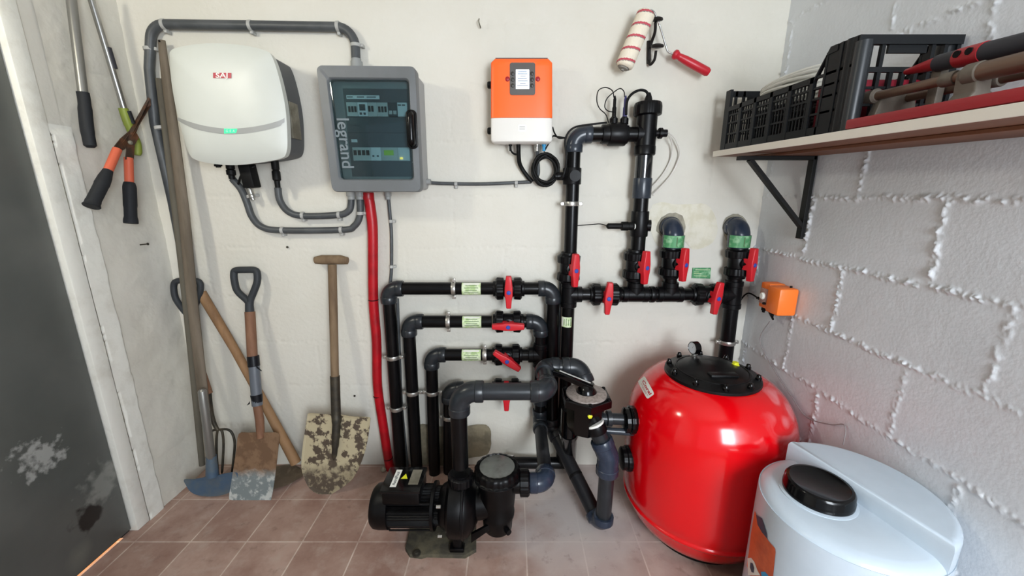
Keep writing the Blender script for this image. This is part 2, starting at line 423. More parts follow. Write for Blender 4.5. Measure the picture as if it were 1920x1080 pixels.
class MB:
    def __init__(s): s.v = []; s.f = []; s.mi = []; s.cur = 0
    def add(s, vs, fs):
        o = len(s.v); s.v += [Vector(p) for p in vs]
        for f in fs: s.f.append([i + o for i in f]); s.mi.append(s.cur)
        return s
    def mat(s, i): s.cur = i; return s
    def tube(s, path, r, seg=18, caps=True, flat=None):
        path = [Vector(p) for p in path]
        P = [path[0]]
        for p in path[1:]:
            if (p - P[-1]).length > 1e-5: P.append(p)
        n = len(P); rs = r if isinstance(r, (list, tuple)) else [r] * n
        if len(rs) != n: rs = [rs[0] + (rs[-1] - rs[0]) * i / (n - 1) for i in range(n)]
        T = []
        for i in range(n):
            if i == 0: t = P[1] - P[0]
            elif i == n - 1: t = P[-1] - P[-2]
            else: t = (P[i+1] - P[i]).normalized() + (P[i] - P[i-1]).normalized()
            T.append(t.normalized())
        u, v, _ = basis(T[0]); vs = []; fs = []
        for i in range(n):
            if i:
                u = (u - T[i] * u.dot(T[i])).normalized(); v = T[i].cross(u).normalized()
            sc = 1.0
            for k in range(seg):
                a = 2 * pi * k / seg
                x, y = cos(a), sin(a)
                if flat: y *= flat
                vs.append(P[i] + (u * x + v * y) * rs[i])
        for i in range(n - 1):
            for k in range(seg):
                a = i * seg + k; b = i * seg + (k + 1) % seg
                fs.append([a, b, b + seg, a + seg])
        if caps:
            fs.append(list(range(seg - 1, -1, -1))); fs.append([(n-1)*seg + k for k in range(seg)])
        return s.add(vs, fs)
    def cyl(s, a, b, r, r2=None, seg=24):
        return s.tube([a, b], [r, r if r2 is None else r2], seg)
    def lathe(s, o, ax, prof, seg=32, flutes=0, famp=0.0):
        u, v, n = basis(ax); o = Vector(o); vs = []; fs = []
        for (r, h) in prof:
            for k in range(seg):
                a = 2 * pi * k / seg
                rr = r
                if flutes and r > 1e-4: rr = r * (1 + famp * (1 if (k * flutes * 2 // seg) % 2 else -1))
                vs.append(o + n * h + (u * cos(a) + v * sin(a)) * max(rr, 1e-5))
        for i in range(len(prof) - 1):
            for k in range(seg):
                a = i * seg + k; b = i * seg + (k + 1) % seg
                fs.append([a, b, b + seg, a + seg])
        m = len(prof) - 1
        if prof[0][0] > 1e-4: fs.append(list(range(seg - 1, -1, -1)))
        if prof[-1][0] > 1e-4: fs.append([m*seg + k for k in range(seg)])
        return s.add(vs, fs)
    def box(s, c, size, R=None, bev=0.0, seg=2):
        bm = bmesh.new(); bmesh.ops.create_cube(bm, size=1.0)
        for p in bm.verts: p.co = Vector((p.co.x * size[0], p.co.y * size[1], p.co.z * size[2]))
        if bev: bmesh.ops.bevel(bm, geom=bm.edges[:], offset=bev, segments=seg, affect='EDGES', profile=0.5)
        bm.verts.index_update()
        c = Vector(c)
        vs = [c + (R @ p.co if R is not None else p.co) for p in bm.verts]
        fs = [[q.index for q in f.verts] for f in bm.faces]
        bm.free(); return s.add(vs, fs)
    def box2(s, a, b, bev=0.0):
        a, b = Vector(a), Vector(b)
        return s.box((a + b) / 2, [abs(x) for x in (b - a)], None, bev)
    def prism(s, outline, mapf, d0, d1, bev=0.0, segs=3):
        # outline of 2D points, mapf(x, y, d) -> place; rounded front edge
        n = len(outline); cx = sum(p[0] for p in outline) / n; cy = sum(p[1] for p in outline) / n
        rings = [(0.0, d0)]
        if bev:
            for k in range(segs + 1):
                a = pi / 2 * k / segs
                rings.append((bev * (1 - cos(a)), d1 - abs(bev) * (1 - sin(a)) * (1 if d1 > d0 else -1)))
        else: rings.append((0.0, d1))
        def inset(q):
            out = []
            for i, p in enumerate(outline):
                a = Vector(outline[i-1]); b = Vector(p); c = Vector(outline[(i+1) % n])
                e1 = (b - a).normalized(); e2 = (c - b).normalized()
                nn = Vector((-(e1.y + e2.y), e1.x + e2.x))
                if nn.length < 1e-9: nn = Vector((-e1.y, e1.x))
                nn.normalize()
                if nn.dot(Vector((cx, cy)) - b) < 0 and False: nn = -nn
                out.append(b + nn * q * sgn)
            return out
        ar = sum(outline[i-1][0]*outline[i][1] - outline[i][0]*outline[i-1][1] for i in range(n))
        sgn = 1 if ar > 0 else -1
        vs = []
        for q, d in rings:
            for p in inset(q): vs.append(mapf(p[0], p[1], d))
        fs = []
        for i in range(len(rings) - 1):
            for k in range(n):
                a = i*n + k; b = i*n + (k+1) % n; fs.append([a, b, b+n, a+n])
        fs.append(list(range(n - 1, -1, -1))); m = len(rings) - 1; fs.append([m*n + k for k in range(n)])
        return s.add(vs, fs)
    def polar(s, outline, mapf, rings=(0, .3, .6, .85, 1), back=None):
        # star-shaped plate: mapf(x, y, s) -> place; s is 0 in the middle, 1 at the rim
        n = len(outline); cx = sum(p[0] for p in outline) / n; cy = sum(p[1] for p in outline) / n
        vs = []; fs = []
        fs.append(list(range(n)))
        for r in rings:
            for p in outline: vs.append(mapf(cx + (p[0]-cx)*r, cy + (p[1]-cy)*r, r))
        for i in range(len(rings) - 1):
            for k in range(n):
                a = i*n + k; b = i*n + (k+1) % n; fs.append([a, b, b+n, a+n])
        if back:
            o = len(vs)
            for p in outline: vs.append(back(p[0], p[1], 1))
            m = (len(rings) - 1) * n
            for k in range(n): fs.append([m+k, m+(k+1) % n, o+(k+1) % n, o+k])
            fs.append([o + k for k in range(n)])
        return s.add(vs, fs)
    def build(s, name, mats, parent=None, smooth=True, angle=38):
        if isinstance(mats, str): mats = [mats]
        if parent is None:
            xs = [p.x for p in s.v]; ys = [p.y for p in s.v]; zs = [p.z for p in s.v]
            org = Vector(((min(xs)+max(xs))/2, (min(ys)+max(ys))/2, min(zs)))
        else: org = ORG[parent.name]
        me = bpy.data.meshes.new(name)
        me.from_pydata([tuple(p - org) for p in s.v], [], s.f)
        for m in mats: me.materials.append(M[m])
        me.polygons.foreach_set('material_index', s.mi)
        bm = bmesh.new(); bm.from_mesh(me)
        bmesh.ops.remove_doubles(bm, verts=bm.verts, dist=1e-6)
        bmesh.ops.recalc_face_normals(bm, faces=bm.faces); bm.to_mesh(me); bm.free()
        if smooth:
            me.polygons.foreach_set('use_smooth', [True] * len(me.polygons))
            me.set_sharp_from_angle(angle=radians(angle))
        me.update()
        o = bpy.data.objects.new(name, me); COL.objects.link(o)
        if parent is None: o.location = org
        else: o.parent = parent
        ORG[o.name] = org
        return o

def tag(o, label, cat, group=None):
    o['label'] = label; o['category'] = cat
    if group: o['group'] = group
    return o
def thing(name, label, cat, loc, group=None):
    o = bpy.data.objects.new(name, None); COL.objects.link(o)
    o.empty_display_size = 0.05
    o.location = loc; ORG[o.name] = Vector(loc)
    return tag(o, label, cat, group)
def struct(o): o['kind'] = 'structure'; return o

def rrect(w, h, r, k=5, cx=0, cy=0):
    out = []
    for (sx, sy, a0) in ((1, 1, 0), (-1, 1, pi/2), (-1, -1, pi), (1, -1, 3*pi/2)):
        for j in range(k + 1):
            a = a0 + pi/2 * j / k
            out.append((cx + sx*(w/2 - r) + r*cos(a), cy + sy*(h/2 - r) + r*sin(a)))
    return out
def smooth_loop(pts, k=5):
    n = len(pts); out = []
    for i in range(n):
        p0, p1, p2, p3 = [Vector(pts[(i + d) % n]) for d in (-1, 0, 1, 2)]
        for j in range(k):
            t = j / k
            q = 0.5 * ((2*p1) + (p2-p0)*t + (2*p0-5*p1+4*p2-p3)*t*t + (3*p1-p0-3*p2+p3)*t**3)
            out.append((q.x, q.y))
    return out
def text2d(s, size=1.0, offset=0.0):
    c = bpy.data.curves.new('t', 'FONT'); c.body = s; c.size = size; c.align_x = 'CENTER'; c.align_y = 'CENTER'
    c.resolution_u = 3; c.offset = offset
    o = bpy.data.objects.new('t', c); COL.objects.link(o)
    dg = bpy.context.evaluated_depsgraph_get(); dg.update()
    me = bpy.data.meshes.new_from_object(o.evaluated_get(dg))
    vs = [(p.co.x, p.co.y) for p in me.vertices]; fs = [list(p.vertices) for p in me.polygons]
    bpy.data.objects.remove(o); bpy.data.curves.remove(c); bpy.data.meshes.remove(me)
    return vs, fs
def put_text(mb, s, size, mapf, offset=0.0):
    vs, fs = text2d(s, size, offset)
    mb.add([mapf(x, y) for x, y in vs], fs)
# ================================================================ THE ROOM
XL, XR, TOP, FRONT = -1.385, 0.975, 2.45, -3.2

def vnoise(x, y, seed):
    xi = np.floor(x).astype(np.int64); yi = np.floor(y).astype(np.int64)
    xf = x - xi; yf = y - yi
    def h(a, b):
        n = (a * 374761393 + b * 668265263 + seed * 1442695041) & 0xffffffff
        n = ((n ^ (n >> 13)) * 1274126177) & 0xffffffff
        return ((n ^ (n >> 16)) & 0xffff) / 65535.0
    u = xf*xf*(3-2*xf); v = yf*yf*(3-2*yf)
    return (h(xi, yi)*(1-u) + h(xi+1, yi)*u)*(1-v) + (h(xi, yi+1)*(1-u) + h(xi+1, yi+1)*u)*v
def fbm(x, y, seed, o=3):
    s = 0; a = 0.5; t = 0
    for i in range(o): s = s + a * vnoise(x * 2**i, y * 2**i, seed + i); t += a; a *= 0.5
    return s / t

def block_relief(U, Z, joints, amp, groove, fade_seed, lowf=0.0015, floor_vis=0.12, wid=0.0065, bt=0.45):
    """height of a painted block wall: squeezed mortar along the joints"""
    h = (fbm(U * 5, Z * 5, 5) - 0.5) * lowf + (fbm(U * 60, Z * 60, 8) - 0.5) * 0.0005
    zw = Z + (fbm(U * 14, Z * 3, 21) - 0.5) * 0.012
    row = np.floor(zw / 0.2).astype(int)
    dz = np.abs(zw - np.round(zw / 0.2) * 0.2)
    off = np.where(row % 2 == 0, joints[0], joints[1])
    uw = U - off + (fbm(U * 3, Z * 16, 33) - 0.5) * 0.012
    du = np.abs(uw - np.round(uw / 0.4) * 0.4)
    d = np.minimum(dz, du)
    blob = fbm(U * 130, Z * 130, 50, 2)
    vis = np.clip((fbm(U * 4.5, Z * 4.5, fade_seed) - 0.36) * 5, floor_vis, 1)
    m = np.exp(-(d / wid) ** 2) * vis
    m2 = np.exp(-(d / (wid * 1.1)) ** 2) * vis
    return h - groove * m + amp * np.clip(blob - bt, 0, 1) * 3.0 * m2

def relief_wall(name, ucoords, zcoords, place, relief, material):
    U, Z = np.meshgrid(np.array(ucoords), np.array(zcoords))
    H = relief(U, Z)
    nu, nz = len(ucoords), len(zcoords)
    co = place(U.ravel(), Z.ravel(), H.ravel())
    i = np.arange(nz - 1)[:, None] * nu + np.arange(nu - 1)[None, :]
    q = np.stack([i, i + 1, i + 1 + nu, i + nu], -1).reshape(-1, 4)
    me = bpy.data.meshes.new(name)
    me.vertices.add(nu * nz); me.vertices.foreach_set('co', co.astype(np.float32).ravel())
    me.loops.add(q.size); me.loops.foreach_set('vertex_index', q.ravel().astype(np.int32))
    me.polygons.add(len(q)); me.polygons.foreach_set('loop_start', np.arange(0, q.size, 4, dtype=np.int32))
    me.update(calc_edges=True); me.validate()
    me.polygons.foreach_set('use_smooth', [True] * len(me.polygons))
    me.materials.append(M[material])
    o = bpy.data.objects.new(name, me); COL.objects.link(o); ORG[name] = Vector((0, 0, 0))
    return struct(o)

ub = list(np.arange(XL - 0.02, XR + 0.024, 0.005)); zb = list(np.arange(-0.0, 1.95, 0.005)) + [2.1, 2.3, TOP + 0.02]
relief_wall('wall_back', ub, zb, lambda u, z, h: np.stack([u, -h, z], -1),
            lambda U, Z: block_relief(U, Z, (-0.83, -0.63), 0.0022, 0.0016, 77), 'wall_white')
ur = list(np.arange(-1.15, 0.021, 0.003)); ur = [FRONT, -2.2, -1.5] + ur
zr = [0.0, 0.15] + list(np.arange(0.28, 1.95, 0.003)) + [2.2, TOP + 0.02]
relief_wall('wall_right', ur, zr, lambda u, z, h: np.stack([XR - h, u, z], -1),
            lambda U, Z: block_relief(U, Z, (-0.43, -0.265), 0.0070, -0.0009, 12, 0.0022, 0.45, 0.0068, 0.42), 'wall_right_white')
# left wall: plastered, with the door in it
DY0, DY1 = -0.366, -1.36
ul = [y for y in np.arange(-0.272, 0.021, 0.006)]; zl = list(np.arange(0, 1.95, 0.008)) + [2.2, TOP + 0.02]
def left_relief(U, Z):
    zw = Z + (fbm(U * 14, Z * 3, 21) - 0.5) * 0.01
    dz = np.abs(zw - np.round(zw / 0.2) * 0.2)
    return (fbm(U * 12, Z * 12, 3, 4) - 0.5) * 0.009 - 0.0018 * np.exp(-(dz / 0.006) ** 2) * (fbm(U*6, Z*6, 9) > .5)
relief_wall('wall_left', ul, zl, lambda u, z, h: np.stack([XL + h, u, z], -1), left_relief, 'wall_white')
mb = MB()
mb.box2((XL - 0.16, -0.245, 1.385), (XL - 0.004, DY0 + 0.05, TOP))
mb.box2((XL - 0.16, -0.245, 0), (XL - 0.012, DY0 + 0.05, 1.385))
mb.box2((XL - 0.16, DY1 - 0.05, 0), (XL, FRONT, TOP))
mb.box2((XL - 0.16, DY0 + 0.06, 2.11), (XL, DY1 - 0.06, TOP))
o = mb.build('wall_left', 'wall_white', None); struct(o)

# painted jamb band beside the door frame, with its cracked joint
jb = list(np.arange(-0.317, -0.246, 0.004)); jz = list(np.arange(0, 1.42, 0.005))
def jamb_relief(U, Z):
    e = 0.003 * (fbm(Z * 18, Z * 0 + 4, 60) - 0.5)
    top = np.clip((1.405 - Z) / 0.02, 0, 1)
    edge = np.clip((-0.250 + e * 2 - U) / 0.004, -1.4, 1)
    crack = np.exp(-((U + 0.3125 + e) / 0.0022) ** 2) * (fbm(Z * 22, Z * 0, 71) > 0.47)
    return 0.0055 * np.minimum(edge, top) + (fbm(U * 30, Z * 30, 14) - 0.5) * 0.0022 - crack * 0.008
relief_wall('trim_1', jb, jz, lambda u, z, h: np.stack([XL + h, u, z], -1), jamb_relief, 'jamb_white')
mb = MB()
mb.box2((-1.45, DY0 + 0.0015, 0), (XL + 0.004, -0.316, 2.10), 0.003)
o = mb.build('trim_2', 'jamb_white'); struct(o)
mb = MB()
mb.box2((-1.45, DY1 - 0.0015, 0), (XL + 0.004, DY1 - 0.05, 2.10), 0.003)
o = mb.build('trim_3', 'jamb_white'); struct(o)
mb = MB(); mb.box2((-1.45, DY0 + 0.05, 2.06), (XL + 0.004, DY1 - 0.05, 2.11), 0.003)
o = mb.build('trim_4', 'jamb_white'); struct(o)
mb = MB(); mb.box2((-1.47, DY0 - 0.030, 0), (-1.4135, DY0 + 0.04, 2.10)); mb.box2((-1.47, DY1 - 0.04, 0), (-1.4135, DY1 + 0.030, 2.10)); o = mb.build('sun_stop', 'black_gap'); struct(o)  # added black strips: block sun leaking through the door gaps, keep them dark
# door leaf: sheet steel, daylight shows under it
mb = MB(); mb.box2((-1.412, DY0 - 0.0035, 0.014), (-1.400, DY1 + 0.0035, 2.055), 0.001)
d = mb.build('door_1', 'door_grey')
# keep the stain coordinates in world space
for v in d.data.vertices: v.co += d.location
d.location = (0, 0, 0); struct(d)
mb = MB(); mb.add([(-2.6, 0.1, -0.002), (-1.3856, 0.1, -0.002), (-1.3856, -2.6, -0.002), (-2.6, -2.6, -0.002)], [[0, 1, 2, 3]])
o = mb.build('floor', 'soil_orange', None, False); struct(o)

mb = MB(); mb.add([(XL - 0.03, 0.02, 0), (XR + 0.02, 0.02, 0), (XR + 0.02, FRONT - 1, 0), (XL - 0.03, FRONT - 1, 0)], [[0, 1, 2, 3]])
o = mb.build('floor', 'terracotta_tiles', None, False)
for v in o.data.vertices: v.co += o.location
o.location = (0, 0, 0); struct(o)
mb = MB(); mb.box2((XL - 0.16, 0.03, TOP), (XR + 0.16, FRONT, TOP + 0.08))
o = mb.build('ceiling', 'ceiling_white', None, False); struct(o)

# flaky skirt of dirt along the wall foot and rough plaster patches
def patch(name, pts, Y, m, thick=0.004, k=4):
    mb = MB(); lo = smooth_loop(pts, k)
    lo = [(x + random.uniform(-.8, .8), y + random.uniform(-.8, .8)) for x, y in lo]
    mb.polar(lo, lambda x, y, s: atY(x, y, Y - thick * (1 - s**6) + random.uniform(-.0006, .0006)), (0.02, .3, .55, .8, .93, 1))
    return mb.build(name, m)
struct(patch('trim_5', [(784, 797), (830, 800), (870, 799), (912, 797), (921, 815), (917, 848), (893, 857), (868, 862), (850, 884), (795, 888), (781, 870), (783, 830)], -0.003, 'plaster_olive'))
struct(patch('trim_6', [(1230, 430), (1240, 407), (1262, 399), (1280, 404), (1285, 425), (1280, 450), (1262, 462), (1246, 452), (1238, 440)], -0.003, 'plaster_grey'))
struct(patch('trim_7', [(1355, 428), (1362, 408), (1380, 401), (1396, 409), (1404, 428), (1398, 452), (1378, 462), (1362, 450)], -0.003, 'plaster_grey'))

struct(patch('trim_9', [(1216,402),(1232,380),(1275,384),(1325,384),(1345,420),(1336,455),(1300,468),(1280,452),(1240,465),(1222,440)], -0.001, 'plaster_cream', .0022))
# nails and screws left in the walls
def nail(p, d, ln, label, m='iron_dark', r=0.0022):
    mb = MB(); d = Vector(d).normalized()
    mb.cyl(p, Vector(p) + d * ln, r, seg=10); mb.cyl(Vector(p) + d * ln, Vector(p) + d * (ln + 0.002), r * 2.1, seg=12)
    tag(mb.build('nail', m), label, 'nail')
nail(atY(541, 463, 0.002), (0, -1, 0), 0.008, 'small dark nail in the white wall above the shovels')
nail(atY(666, 741, 0.002), (0, -1, 0), 0.006, 'small dark nail low in the wall left of the red duct')
nail(atX(262, 459, XL - 0.002), (1, 0, 0.1), 0.03, 'dark nail sticking out of the left wall below the shears')
mb = MB(); p = atY(901, 52, 0.0)
mb.tube(spline([p, p + Vector((0, -.02, -.002)), p + Vector((-.004, -.026, .01)), p + Vector((-.003, -.02, .02))]), 0.0022, 10)
tag(mb.build('wall_hook', 'steel_dirty'), 'small bare metal hook high on the wall above the orange controller', 'hook')
# ================================================================ PIPEWORK
WY = -0.055     # axis of the pipes strapped to the back wall
PR = 0.025
UPV, DN, RT, LF, OUT, IN_ = [Vector(v) for v in ((0,0,1), (0,0,-1), (1,0,0), (-1,0,0), (0,-1,0), (0,1,0))]

def pipe(parent, pts, r=PR, m='pvc_black', fil=None, name='pipe'):
    mb = MB(); P = fillet(pts, fil) if fil else pts
    mb.tube(P, r, 24); return mb.build(name, m, parent)
def elbow(parent, c, d1, d2, r=PR, reach=0.058, m='pvc_grey', name='elbow'):
    c = Vector(c); mb = MB(); R = r * 1.22; d1 = Vector(d1).normalized(); d2 = Vector(d2).normalized()
    mb.tube(fillet([c + d1 * reach, c, c + d2 * reach], reach * 0.66, 10), R, 26)
    for d in (d1, d2): mb.lathe(c + d * (reach - 0.026), d, [(R, 0), (R * 1.05, .002), (R * 1.05, .024), (R * 1.0, .027), (r, .027)], 26)
    return mb.build(name, m, parent)
def tee(parent, c, ax, br, r=PR, reach=0.05, m='fitting_black'):
    c = Vector(c); ax = Vector(ax).normalized(); br = Vector(br).normalized(); mb = MB(); R = r * 1.2
    mb.tube([c - ax * reach, c + ax * reach], R, 26); mb.tube([c, c + br * reach], R, 26)
    for d in (ax, -ax, br): mb.lathe(c + d * (reach - 0.02), d, [(R, 0), (R * 1.06, .002), (R * 1.06, .019), (R, .021), (r, .021)], 26)
    return mb.build('tee', m, parent)
def coupling(parent, a, b, r, m='pvc_grey', name='coupling'):
    a, b = Vector(a), Vector(b); d = (b - a); L_ = d.length; mb = MB()
    mb.lathe(a, d, [(r * .97, 0), (r, .003), (r, L_ - .003), (r * .97, L_)], 26)
    return mb.build(name, m, parent)
def clamp(parent, c, ax, r=PR, side=None, m='zinc'):
    """two-part ring clamp with bolt ears, on a stud into the wall"""
    c = Vector(c); ax = Vector(ax).normalized(); mb = MB()
    R = r + 0.003
    mb.lathe(c - ax * .008, ax, [(r + .0003, 0), (R, 0), (R + .001, .003), (R + .001, .013), (R, .016), (r + .0003, .016)], 26)
    sd = Vector(side) if side else ax.cross(OUT).normalized()
    for s in (-1, 1):
        e = c + sd * s * (R + .006)
        mb.box(e, (.016 if abs(sd.x) > .5 else .014, .012, .014 if abs(sd.x) > .5 else .016), None, .002)
        mb.cyl(e + OUT * .011, e + IN_ * .008, .0035, seg=8)
        mb.cyl(e + OUT * .009, e + OUT * .006, .006, seg=6)
    if c.y > -0.12: mb.cyl(c + IN_ * r, (c.x, 0.002, c.z), .004, seg=10)
    return mb.build('pipe_clamp', m, parent)
def sticker(parent, c, ax, ln, r, m='label_green', lines=4, ink='label_ink'):
    """printed wrap label on the front half of a pipe"""
    c = Vector(c); ax = Vector(ax).normalized(); side = ax.cross(OUT).normalized()
    mb = MB(); R = r + .0007
    def P(t, a, rr=R): return c + ax * t + (side * sin(a) + OUT * cos(a)) * rr
    k = 14; vs = []; fs = []
    for i in range(k + 1):
        a = -1.35 + 2.7 * i / k
        vs += [P(-ln/2, a), P(ln/2, a)]
    for i in range(k): fs.append([2*i, 2*i+1, 2*i+3, 2*i+2])
    mb.add(vs, fs)
    o = mb.build('label', [m], parent)
    mb = MB()
    for j in range(lines):
        a0 = -.7 + 1.35 * j / lines
        w = ln * (.38 if j % 2 else .30)
        mb.add([P(-w, a0, R + .0004), P(w, a0, R + .0004), P(w, a0 + .09, R + .0004), P(-w, a0 + .09, R + .0004)], [[0, 1, 2, 3]])
    mb.mat(1)
    mb.add([P(-ln*.42, -1.2, R + .0004), P(ln*.42, -1.2, R + .0004), P(ln*.42, -.85, R + .0004), P(-ln*.42, -.85, R + .0004)], [[0, 1, 2, 3]])
    t = mb.build('print', [ink, 'label_white'], o)
    return o

def ball_valve(c, ax, n, hd, label, r=PR, half=0.062, group=None):
    c = Vector(c); ax = Vector(ax).normalized(); n = Vector(n).normalized(); hd = Vector(hd).normalized()
    t = thing('ball_valve', label, 'valve', c, group)
    mb = MB(); mb.lathe(c - ax * half, ax, [(r*1.2, 0), (r*1.25, .002), (r*1.25, .02), (r*1.15, .024), (.030, .03), (.034, half*.75),
                                           (.034, half*1.25), (.030, 2*half-.03), (r*1.15, 2*half-.024), (r*1.25, 2*half-.02), (r*1.25, 2*half-.002), (r*1.2, 2*half)], 28)
    mb.lathe(c, n, [(.022, 0), (.022, .036), (.016, .038), (.014, .052)], 24)
    mb.build('body', 'fitting_black', t)
    for s in (-1, 1):
        mb = MB(); mb.lathe(c + ax * s * .0365, ax * s, [(.037, -.017), (.0425, -.015), (.0440, .004), (.0440, .010), (.037, .016), (.030, .016)], 64, 16, .018)
        mb.build('union_nut', 'fitting_black', t)
    cr = n.cross(hd).normalized()
    hc = c + n * .052
    L2 = .063
    outl = [(-L2, .0075), (-L2 + .003, .0095), (-.030, .0120), (-.012, .0155), (.014, .0155), (L2 - .003, .0105), (L2, .0085), (L2, -.0085), (L2 - .003, -.0105),
            (.014, -.0155), (-.012, -.0155), (-.030, -.0120), (-L2 + .003, -.0095), (-L2, -.0075)]
    mb = MB(); mb.prism(outl, lambda x, y, d: hc + hd * x + cr * y + n * d, 0, .021, .004)
    # side grips reach back towards the body
    for s in (-1, 1):
        mb.prism([(-.022, s*.0150), (.022, s*.0140), (.022, s*.0118), (-.022, s*.0125)], lambda x, y, d: hc + hd * x + cr * y + n * d, .002, -.018)
    h = mb.build('handle', 'handle_red', t)
    h['label'] = 'red lever handle'
    mb = MB(); mb.lathe(hc + n * .0205 , n, [(.0085, 0), (.0082, .0012), (.007, .0026), (0.0, .003)], 20)
    mb.build('cap', 'cap_blue', h)
    return t

def W(px, py, Y=WY): return atY(px, py, Y)

def left_run(idx, ex, ey, rx, bottom, label, clamps, lab_x, clamp_h, with_valve):
    """a return line: riser out of the floor, elbow, horizontal leg to its valve"""
    t = thing('return_pipe', label, 'pipe', W(bottom[0], bottom[1]))
    c = W(ex, ey); b = W(bottom[0], bottom[1]); b.z = max(b.z, 0.0)
    pipe(t, [b, c + (b - c).normalized() * .04])
    elbow(t, c, RT, b - c)
    z = c.z
    e = W(rx, ey); e.z = z
    pipe(t, [c + RT * .04, Vector((e.x, WY, z))])
    for (px, py) in clamps:
        k = W(px, py); f = (c.z - k.z) / (c.z - b.z); clamp(t, c.lerp(b, f), b - c, side=RT)
    if clamp_h:
        k = W(clamp_h, ey); clamp(t, (k.x, WY, z), RT, side=UPV)
    if lab_x:
        k0, k1 = W(lab_x[0], ey), W(lab_x[1], ey); sticker(t, ((k0.x + k1.x)/2, WY, z), RT, k1.x - k0.x, PR)
    return t, z

t1, z1 = left_run(1, 728, 541, 925, (752, 880), 'outermost black return pipe, rising beside the red duct and turning right', [(733, 669), (741, 764)], (867, 902), 851, True)
t2, z2 = left_run(2, 766, 603, 922, (782, 884), 'black return pipe second from the red duct, with the horizontal red handle at its end', [(769, 735)], (868, 903), 841, True)
t3, z3 = left_run(3, 809, 665, 925, (815, 888), 'black return pipe third from the red duct, ending at the slanted red handle', [(806, 735)], (867, 902), 909, True)
t4, z4 = left_run(4, 842, 729, 925, (842, 884), 'innermost black return pipe, half hidden behind the pump outlet pipe', [(840, 781)], None, None, True)

v = [W(954, 541), W(953, 603), W(951, 665), W(950, 729)]
for p_, z_ in zip(v, (z1, z2, z3, z4)): p_.z = z_
ball_valve(v[0], RT, OUT, UPV, 'ball valve on the top horizontal pipe of the left manifold, red handle upright')
ball_valve(v[1], RT, OUT, RT, 'ball valve second from top on the left manifold, red handle lying level')
ball_valve(v[2], RT, OUT, (cos(radians(36)), 0, -sin(radians(36))), 'ball valve third from top on the left manifold, red handle slanting down right')
ball_valve(v[3], RT, OUT, UPV, 'lowest left ball valve, red handle crossed by the thick pump outlet pipe')

# collector drops on the right of the left manifold
t = thing('suction_collector', 'black collector pipe dropping from the level-handled valve to the pump inlet elbow', 'pipe', W(1012, 800))
c2 = W(1014, 603); c2.z = z2
PUMP_Y = -0.42
inl = atY(1024, 905, PUMP_Y)                       # pump inlet elbow
xb = W(1012, 790).x
bz = inl.z
pipe(t, [(v[1].x + .055, WY, z2), c2 + LF * .04])
elbow(t, c2, LF, DN)
low = Vector((xb, WY, bz))
pipe(t, [(c2.x, WY, z2 - .04), (xb, WY, bz + .03)])
tee(t, (c2.x * .6 + xb * .4, WY, z3), UPV, LF)
pipe(t, [(v[2].x + .055, WY, z3), (xb - .04, WY, z3)])
coupling(t, (xb, WY, bz + .16), (xb, WY, bz + .09), PR * 1.25)
elbow(t, low, UPV, Vector((inl.x, PUMP_Y, bz)) - low, m='pvc_grey')
pipe(t, [low + (inl - low) * .1, inl + (low - inl) * .1], m='pvc_dusty')
elbow(t, inl, low - inl, LF, r=.027, reach=.055, m='pvc_navy')

t = thing('main_drop', 'black pipe dropping from the top left valve then slanting forward over the floor', 'pipe', W(1037, 805))
c1 = W(1037, 541); c1.z = z1
pipe(t, [(v[0].x + .055, WY, z1), c1 + LF * .04])
elbow(t, c1, LF, DN)
d1 = W(1035, 803); FE = Vector((atY(1130, 985, -.388).x, -.388, .033))
pipe(t, [(c1.x, WY, z1 - .04), (d1.x, WY, d1.z)])
elbow(t, d1, Vector((c1.x, WY, z1)) - d1, FE - d1, m='pvc_dusty', reach=.05)
pipe(t, [d1 + (FE - d1) * .1, FE + (d1 - FE) * .1], r=.027, m='pvc_dusty')
k0 = d1.lerp(FE, .50); k1 = d1.lerp(FE, .53)
coupling(t, k0, k1, .0277, 'rubber_black', 'joint_ring')
# innermost valve feeds the same drop
pipe(t, [(v[3].x + .055, WY, z4), (c1.x, WY, z4)])

# valve foot: slate elbows from the multiport valve down to the slanted pipe
VX, VY = 0.256, -0.335
TE = Vector((.329, -.395, .336))
t = thing('backwash_pipe', 'slate grey bent pipe from the selector valve down to the floor elbow', 'pipe', (FE.x, FE.y, 0))
elbow(t, FE, (TE - FE) * 1.0, d1 - FE, r=.028, reach=.06, m='pvc_navy')
pipe(t, [FE.lerp(TE, .1), TE.lerp(FE, .1)], r=.0265, m='pvc_grey')
PO = Vector((.279, -.375, .455))
elbow(t, TE, FE - TE, PO - TE, r=.030, reach=.066, m='pvc_navy')
pipe(t, [TE.lerp(PO, .2), PO], r=.029, m='pvc_grey')
dv = (PO - TE).normalized()
coupling(t, PO - dv * .036, PO - dv * .006, .034, 'fitting_black', 'union')
mb = MB(); mb.lathe(PO - dv * .007, dv, [(.027, 0), (.0325, .001), (.0325, .008), (.027, .009)], 28); mb.build('seal_ring', 'label_white', t)

